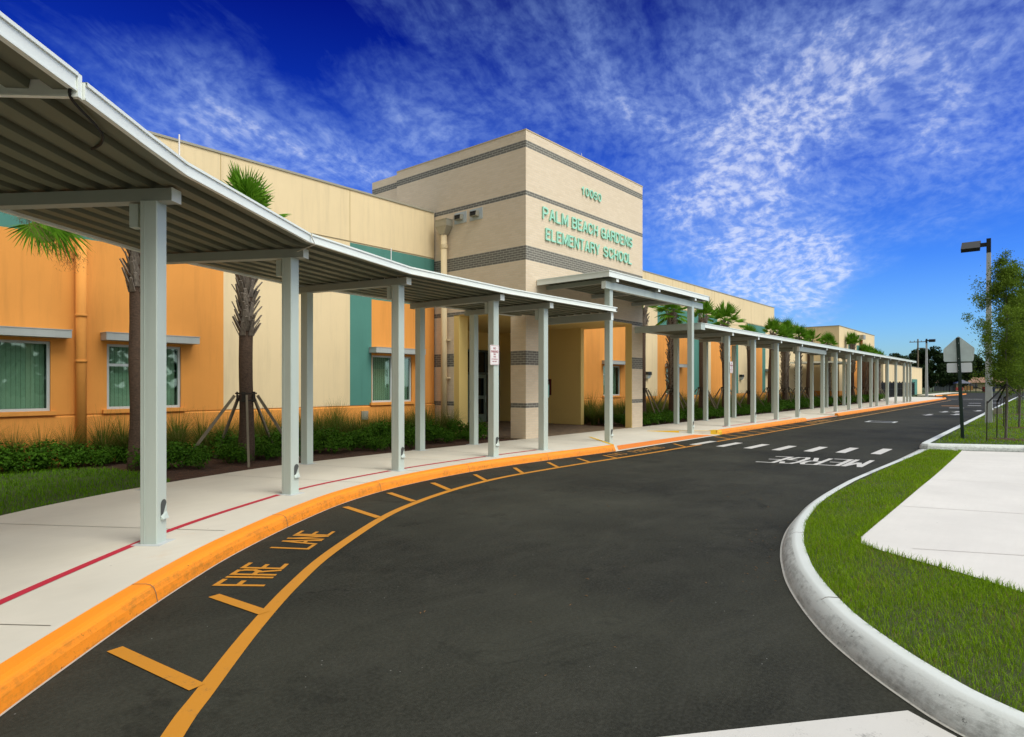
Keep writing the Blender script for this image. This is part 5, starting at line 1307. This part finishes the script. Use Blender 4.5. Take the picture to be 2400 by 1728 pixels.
for x, y, a in ((43.5,1.0,1.0),(56,.6,2.1),(72,.9,3.3)):
    dup_fast(t2, f2_, (x,y,.15), a, 1.0, {43.5:'third young staked tree behind the two nearest ones',56:'fourth young tree further along the island kerb',72:'farthest young tree on the island'}[x], 'young staked trees')
m_ = MB()
for cx_, cy_ in ((23.7,.83),(30.2,.67),(43.5,1.0)):
    m_.add([(cx_+.55*math.cos(a*PI/8),cy_+.55*math.sin(a*PI/8),.158) for a in range(16)]+[(cx_,cy_,.20)],[(i,(i+1)%16,16) for i in range(16)])
struct('mulch_ring', m_, M['mulch'])
# ------------------------------------------------------------------ large far trees
def big_tree(seed, loc, H, Rr, mat_, label, n=9000, leaf=.34, trunkh=2.0):
    rr = random.Random(seed); root = thing('broadleaf_tree', label, 'tree', (0,0,0), 'large trees at the end of the road')
    t = MB(); t.tube([(0,0,-.2),(.1,0,H*.3),(0,.2,H*.65)],[Rr*.07,Rr*.05,Rr*.02],8)
    cl = []
    for i in range(46):
        a = rr.uniform(0,2*PI); u = rr.random()**.5; z = rr.uniform(trunkh*.8,H*.93); k = math.sqrt(max(.05,1-((z-H*.52)/(H*.52))**2)); c_ = Vector((math.cos(a)*Rr*u*k*.85,math.sin(a)*Rr*u*k*.85,z)); cl.append((c_,rr.uniform(.14,.26)*Rr))
        if i % 4 == 0: t.tube([(0,0,H*.25),c_*.6+Vector((0,0,H*.12)),c_],[Rr*.03,Rr*.02,.02],5,cap=False)
    t.build('trunk', M['oak_bark'], root); c = MB()
    for _ in range(n):
        o_, s_ = rr.choice(cl); v = Vector((rr.gauss(0,1),rr.gauss(0,1),rr.gauss(0,1))).normalized()*s_*rr.uniform(.7,1.12); v.z *= .8; p = o_+v
        if p.z < .2: continue
        n_v = (v.normalized()+Vector((rr.uniform(-.8,.8),rr.uniform(-.8,.8),rr.uniform(-.5,.8)))).normalized(); t_ = n_v.cross(Vector((rr.uniform(-1,1),rr.uniform(-1,1),rr.uniform(-1,1)))).normalized(); b_ = n_v.cross(t_); L = leaf*rr.uniform(.6,1.3)
        c.add([p-t_*L*.5,p+b_*L*.3,p+t_*L*.55,p-b_*L*.3],[(0,1,2,3)])
    c.build('crown', mat_, root); root.location = loc; return root

big_tree(71, (158,18.5,0), 10.2, 4.6, M['bigtree'], 'big dark tree right behind the far light pole', 12000, .42)
big_tree(72, (166,25,0), 9.0, 4.2, M['bigtree'], 'dark tree behind the annex and the utility pole', 8000, .42)
big_tree(73, (176,15.5,0), 9.4, 4.4, M['bigtree2'], 'dark tree behind the school sign', 9000, .45)
big_tree(74, (215,17,0), 9.6, 6.5, M['bigtree'], 'dark tree rising over the left half of the tan roofed house', 9000, .6)
big_tree(75, (222,8,0), 9.8, 7, M['bigtree'], 'dark tree rising over the right half of the tan roofed house', 9000, .6)
big_tree(76, (210,-3,0), 9.5, 7, M['bigtree2'], 'far tree behind the nearest young tree crown', 9000, .6)
big_tree(77, (190,-12,0), 9.0, 7, M['bigtree2'], 'far tree at the right edge behind the island', 9000, .6)
big_tree(78, (205,28,0), 9.4, 7, M['bigtree2'], 'tree behind the far annex roof', 8000, .6)
s = MB()
rr = random.Random(91)
for _ in range(9000):
    x = rr.uniform(205,240); y = rr.uniform(-60,55); z = rr.uniform(.1,1)**.7*(5.4+1.2*math.sin(y*.3)+.8*math.sin(y*.83+1)); L = rr.uniform(.5,1.1)
    a = rr.uniform(0,PI); s.add([(x-math.cos(a)*L*.5,y-math.sin(a)*L*.5,z),(x,y,z-L*.4),(x+math.cos(a)*L*.5,y+math.sin(a)*L*.5,z+rr.uniform(-.3,.3)),(x,y,z+L*.4)],[(0,1,2,3)])
tag(s.build('tree_belt', M['bigtree']), 'dark mass of far trees closing the end of the road', 'woodland', kind='stuff')
s = MB()
for _ in range(5000):
    x = rr.uniform(-30,70); y = rr.uniform(-62,-54); z = rr.uniform(.05,1)**.8*(8.5+2.2*math.sin(x*.21)+1.4*math.sin(x*.57+1)); L = rr.uniform(.7,1.5)
    a = rr.uniform(0,PI); s.add([(x-math.cos(a)*L*.5,y-math.sin(a)*L*.5,z),(x,y,z-L*.4),(x+math.cos(a)*L*.5,y+math.sin(a)*L*.5,z+rr.uniform(-.3,.3)),(x,y,z+L*.4)],[(0,1,2,3)])
tag(s.build('tree_belt', M['bigtree']), 'dark trees across the street, seen only as reflections in the left windows', 'woodland', kind='stuff')
# ------------------------------------------------------------------ poles, signs, far things
# school sign seen from behind
sg = thing('school_crossing_sign', 'bare metal back of a pentagon road sign on a leaning green post', 'sign', (23.1,1.84,.155))
pb, pt = Vector((23.1,1.84,.1)), Vector((23.12,1.965,3.19))
k = MB(); k.bar(pb, pt, .066, .030); k.bar(pb+Vector((.03,.035,0)), pt+Vector((.03,.035,0)), .02, .035); k.bar(pb+Vector((.03,-.035,0)), pt+Vector((.03,-.035,0)), .02, .035)
k.build('post', M['green_post'], sg)
def plate(root, name, pts, m, x, th=.004):
    k = MB(); n = len(pts); k.add([(x,y,z) for y,z in pts]+[(x+th,y,z) for y,z in pts],[tuple(range(n)),tuple(range(2*n-1,n-1,-1))]+[(i,n+i,n+(i+1)%n,(i+1)%n) for i in range(n)]); return k.build(name, m, root)
def rpoly(pts, r, k=4):
    out = []; n = len(pts)
    for i in range(n):
        p = Vector(pts[i]); a = (Vector(pts[i-1])-p).normalized()*r+p; b = (Vector(pts[(i+1)%n])-p).normalized()*r+p
        for j in range(k+1):
            t = j/k; q = a*(1-t)**2+p*2*t*(1-t)+b*t*t; out.append((q.x,q.y))
    return out
yc = 1.95
pent = plate(sg, 'pentagon_plate', rpoly([(yc,3.24),(yc+.38,2.85),(yc+.365,2.47),(yc-.365,2.47),(yc-.40,2.86)], .05), M['sign_back'], 23.16)
plate(sg, 'rectangular_plate', rpoly([(yc+.29,2.425),(yc+.285,2.14),(yc-.34,2.15),(yc-.33,2.435)], .04), M['sign_back2'], 23.16)
k = MB()
for z in (3.02,2.56,2.36,2.2): k.tube([(23.09,yc-.01,z),(23.075,yc-.01,z)], .009, 8)
k.build('bolt', M['frame'], sg)
# light poles
def light_pole(loc, H, w0, w1, label, head, side, tilt, th=.17):
    t = thing('light_pole', label, 'light pole', loc, 'parking lot light poles'); x, y, z = loc
    k = MB(); v = []
    for zz, w_ in ((z-.1,w0),(z+H,w1)): v += [(x-w_/2,y-w_/2,zz),(x+w_/2,y-w_/2,zz),(x+w_/2,y+w_/2,zz),(x-w_/2,y+w_/2,zz)]
    k.add(v,[(0,3,2,1),(4,5,6,7),(0,1,5,4),(1,2,6,5),(2,3,7,6),(3,0,4,7)]); k.build('pole', M['pole_conc'], t)
    k = MB(); k.obox((x,y,z+H+.30),(w1*1.02,w1*1.02,.60)); k.obox((x,y+side*(.02+.14),z+H+.36),(.10,.28,.16)); ar = k.build('bracket', M['darkmetal'], t)
    Mx = Matrix.Rotation(tilt, 3, 'Y')
    k = MB(); k.obox((x,y+side*(.28+head/2),z+H+.34),(head,head,th), m=Mx); k.build('lamp_head', M['darkmetal'], t)
    k = MB(); off_ = Mx @ Vector((0,0,-th/2-.007)); k.obox((x+off_.x,y+side*(.28+head/2),z+H+.34+off_.z),(head*.86,head*.86,.01), m=Mx); k.build('lens', M['darkmetal'], t)
    return t
lp = light_pole((33.2,1.75,.155), 7.15, .25, .15, 'tall near concrete light pole with black lamp head rising above the young trees', .66, 1, math.radians(-34))
k = MB(); k.box(33.05,1.30,.55,33.25,1.59,.80); k.build('control_box', M['galv'], lp)
k = MB(); k.tube([(33.15,1.57,.15),(33.15,1.57,.56)],.02,6); k.build('conduit', M['galv'], lp)
light_pole((102.5,12.2,.15), 7.2, .34, .20, 'far light pole beyond the end of the straight walkway', .72, -1, math.radians(-8), .34)
# utility pole
up = thing('utility_pole', 'thin wooden utility pole with two crossarms behind the annex', 'utility pole', (129.7,16.7,0))
k = MB(); k.tube([(129.7,16.7,-.2),(129.7,16.7,9.6)],[.15,.11],8); k.build('pole', M['wood'], up)
for z, L in ((9.1,1.25),(8.0,.6)):
    k = MB(); k.bar((129.6,16.7-L+(.4 if z<9 else 0)*-1,z),(129.6,16.7+L*(1 if z>9 else .3),z),.14,.12)
    for j in (-.9,-.4,.4,.9):
        if z > 9: k.tube([(129.6,16.7+L*j,z+.05),(129.6,16.7+L*j,z+.25)],.05,6)
    k.build('crossarm', M['wood'], up)
# drain grate in the road
gt = thing('drain_grate', 'flat rectangular drain grate set in the road', 'drain grate', (34.0,5.85,.004))
k = MB(); k.box(33.5,5.25,.003,34.6,5.37,.012); k.box(33.5,6.33,.003,34.6,6.45,.012); k.box(33.5,5.37,.003,33.62,6.33,.012); k.box(34.48,5.37,.003,34.6,6.33,.012); k.build('frame', M['pole_conc'], gt)
k = MB(); k.box(33.62,5.37,.002,34.48,6.33,.006)
k.build('grate', M['black'], gt)
k = MB()
for i in range(9): k.box(33.66+i*.09,5.38,.007,33.69+i*.09,6.32,.010)
k.build('bar', M['darkmetal'], gt)
# picket fences
def fence(pts, H, label, sp=.16, thick=.025, post_sp=2.4):
    t = thing('metal_fence', label, 'fence', (*pts[0],.1)); pk = MB(); rl = MB()
    for (xa,ya),(xb,yb) in zip(pts,pts[1:]):
        L = math.hypot(xb-xa,yb-ya); n = int(L/sp)
        for z in (.25,1.15,H-.12): rl.bar((xa,ya,z),(xb,yb,z),.04,.05)
        for i in range(n): f = i/n; x = xa+(xb-xa)*f; y = ya+(yb-ya)*f; pk.box(x-thick/2,y-thick/2,.1,x+thick/2,y+thick/2,H-.02)
        m = max(1,int(L/post_sp))
        for i in range(m+1):
            f = i/m; x = xa+(xb-xa)*f; y = ya+(yb-ya)*f; p = MB(); p.box(x-.06,y-.06,0,x+.06,y+.06,H+.1); p.build('post', M['fence'], t)
    pk.build('pickets', M['fence'], t); rl.build('rail', M['fence'], t)
fence([(74,14.2),(94,14.4),(112,14.9)], 2.0, 'black metal picket fence in front of the annex with the teal door')
fence([(112.3,15.4),(113,24),(125,27)], 2.0, 'dark fence running back from the far light pole', .3, .05, 3)
fence([(160,30),(160,9),(164,-14)], 1.7, 'distant chain fence in front of the playground', .5, .04, 3)
# distant house
hs = thing('distant_house', 'distant low house with a tan shingle roof behind the playground', 'house', (188,9,0)); D_ = Vector((.644,-.765)); Fw = Vector((.765,.644))
def hp(u, w_, z): return (188.5+D_.x*u+Fw.x*w_, 8.9+D_.y*u+Fw.y*w_, z)
k = MB(); k.add([hp(-9,0,0),hp(15,0,0),hp(15,8,0),hp(-9,8,0),hp(-9,0,2.2),hp(15,0,2.2),hp(15,8,2.2),hp(-9,8,2.2)],[(4,5,6,7),(0,1,5,4),(1,2,6,5),(2,3,7,6),(3,0,4,7)]); k.build('wall', M['house_wall'], hs)
k = MB(); k.add([hp(-10,-.8,2.1),hp(16,-.8,2.1),hp(16,8.8,2.1),hp(-10,8.8,2.1),hp(-7.5,4,3.4),hp(13.5,4,3.4)],[(0,1,5,4),(1,2,5),(2,3,4,5),(3,0,4),(0,3,2,1)]); k.build('roof', M['tan_roof'], hs)
for u in (-6,0,5,10):
    k = MB(); k.add([hp(u,-.05,.7),hp(u+2,-.05,.7),hp(u+2,-.05,1.8),hp(u,-.05,1.8)],[(0,1,2,3)]); k.build('window', M['dglass'], hs)
# playground
pg = thing('playground_set', 'small far playground frame with red, blue and yellow panels', 'playground set', (166,12,0))
for x, y in ((165,13.6),(165.8,12.7),(166.3,11.9),(167,11)):
    k = MB(); k.tube([(x,y,0),(x,y,2.0)],.09,6); k.build('post', M['wood_dark'], pg)
k = MB(); k.add([(164.5,14.2,1.9),(166.4,11.6,1.9),(167.4,12.4,1.9),(165.5,15,1.9),(165.9,13.3,2.7)],[(0,1,4),(1,2,4),(2,3,4),(3,0,4)]); k.build('roof', M['blue'], pg)
k = MB(); k.bar((165.6,12.9,.9),(166.6,11.5,.9),.1,.9); k.build('panel', M['yellowp'], pg)
k = MB(); k.bar((164.6,14.3,.7),(165.5,13.1,.7),.1,.7); k.build('panel', M['red'], pg)
k = MB(); k.bar((167,10.8,1.0),(168.6,8.9,.2),.5,.1); k.build('slide', M['wood_dark'], pg)
for (x, y, m_, lab) in ((169,8.2,'blue','small blue bin in front of the distant house'),(168.3,9.6,'red','small red play post beside the slide')):
    k = MB(); k.tube([(x,y,.08),(x,y,1.2)],[.35,.45],10); tag(k.build('play_bin', M[m_], loc=(x,y,.08)), lab, 'bin')
# hose bib, clump of wires: small debris on the road
deb = MB(); rr = random.Random(77)
for _ in range(46):
    x = rr.uniform(3,16); y = rr.uniform(2.9,7.2) if x > 6 else rr.uniform(2.2,3.8); a = rr.uniform(0,PI); L = rr.uniform(.008,.028)
    deb.add([(x-L*math.cos(a),y-L*math.sin(a),.005),(x+.006,y-.004,.011),(x+L*math.cos(a),y+L*math.sin(a),.006),(x-.006,y+.006,.009)],[(0,1,2,3)])
for _ in range(34):
    t = rr.random(); i = int(rr.uniform(50,95)); p = RK[min(i,len(RK)-1)]; o_ = rr.uniform(.02,.35)
    x, y = p[0]-.2+rr.uniform(-.05,.05), p[1]+o_; a = rr.uniform(0,PI); L = rr.uniform(.006,.022)
    deb.add([(x-L*math.cos(a),y-L*math.sin(a),.005),(x+.004,y-.003,.010),(x+L*math.cos(a),y+L*math.sin(a),.006),(x-.004,y+.004,.008)],[(0,1,2,3)])
tag(deb.build('leaf_litter', surf('leaf_litter', (.14,.075,.03), .9, .5, 30, 60, 0)), 'scattered dry leaf bits lying on the road by the grey kerb', 'leaf litter', kind='stuff')
for o in bpy.data.objects:
    if 'org' in o: del o['org']
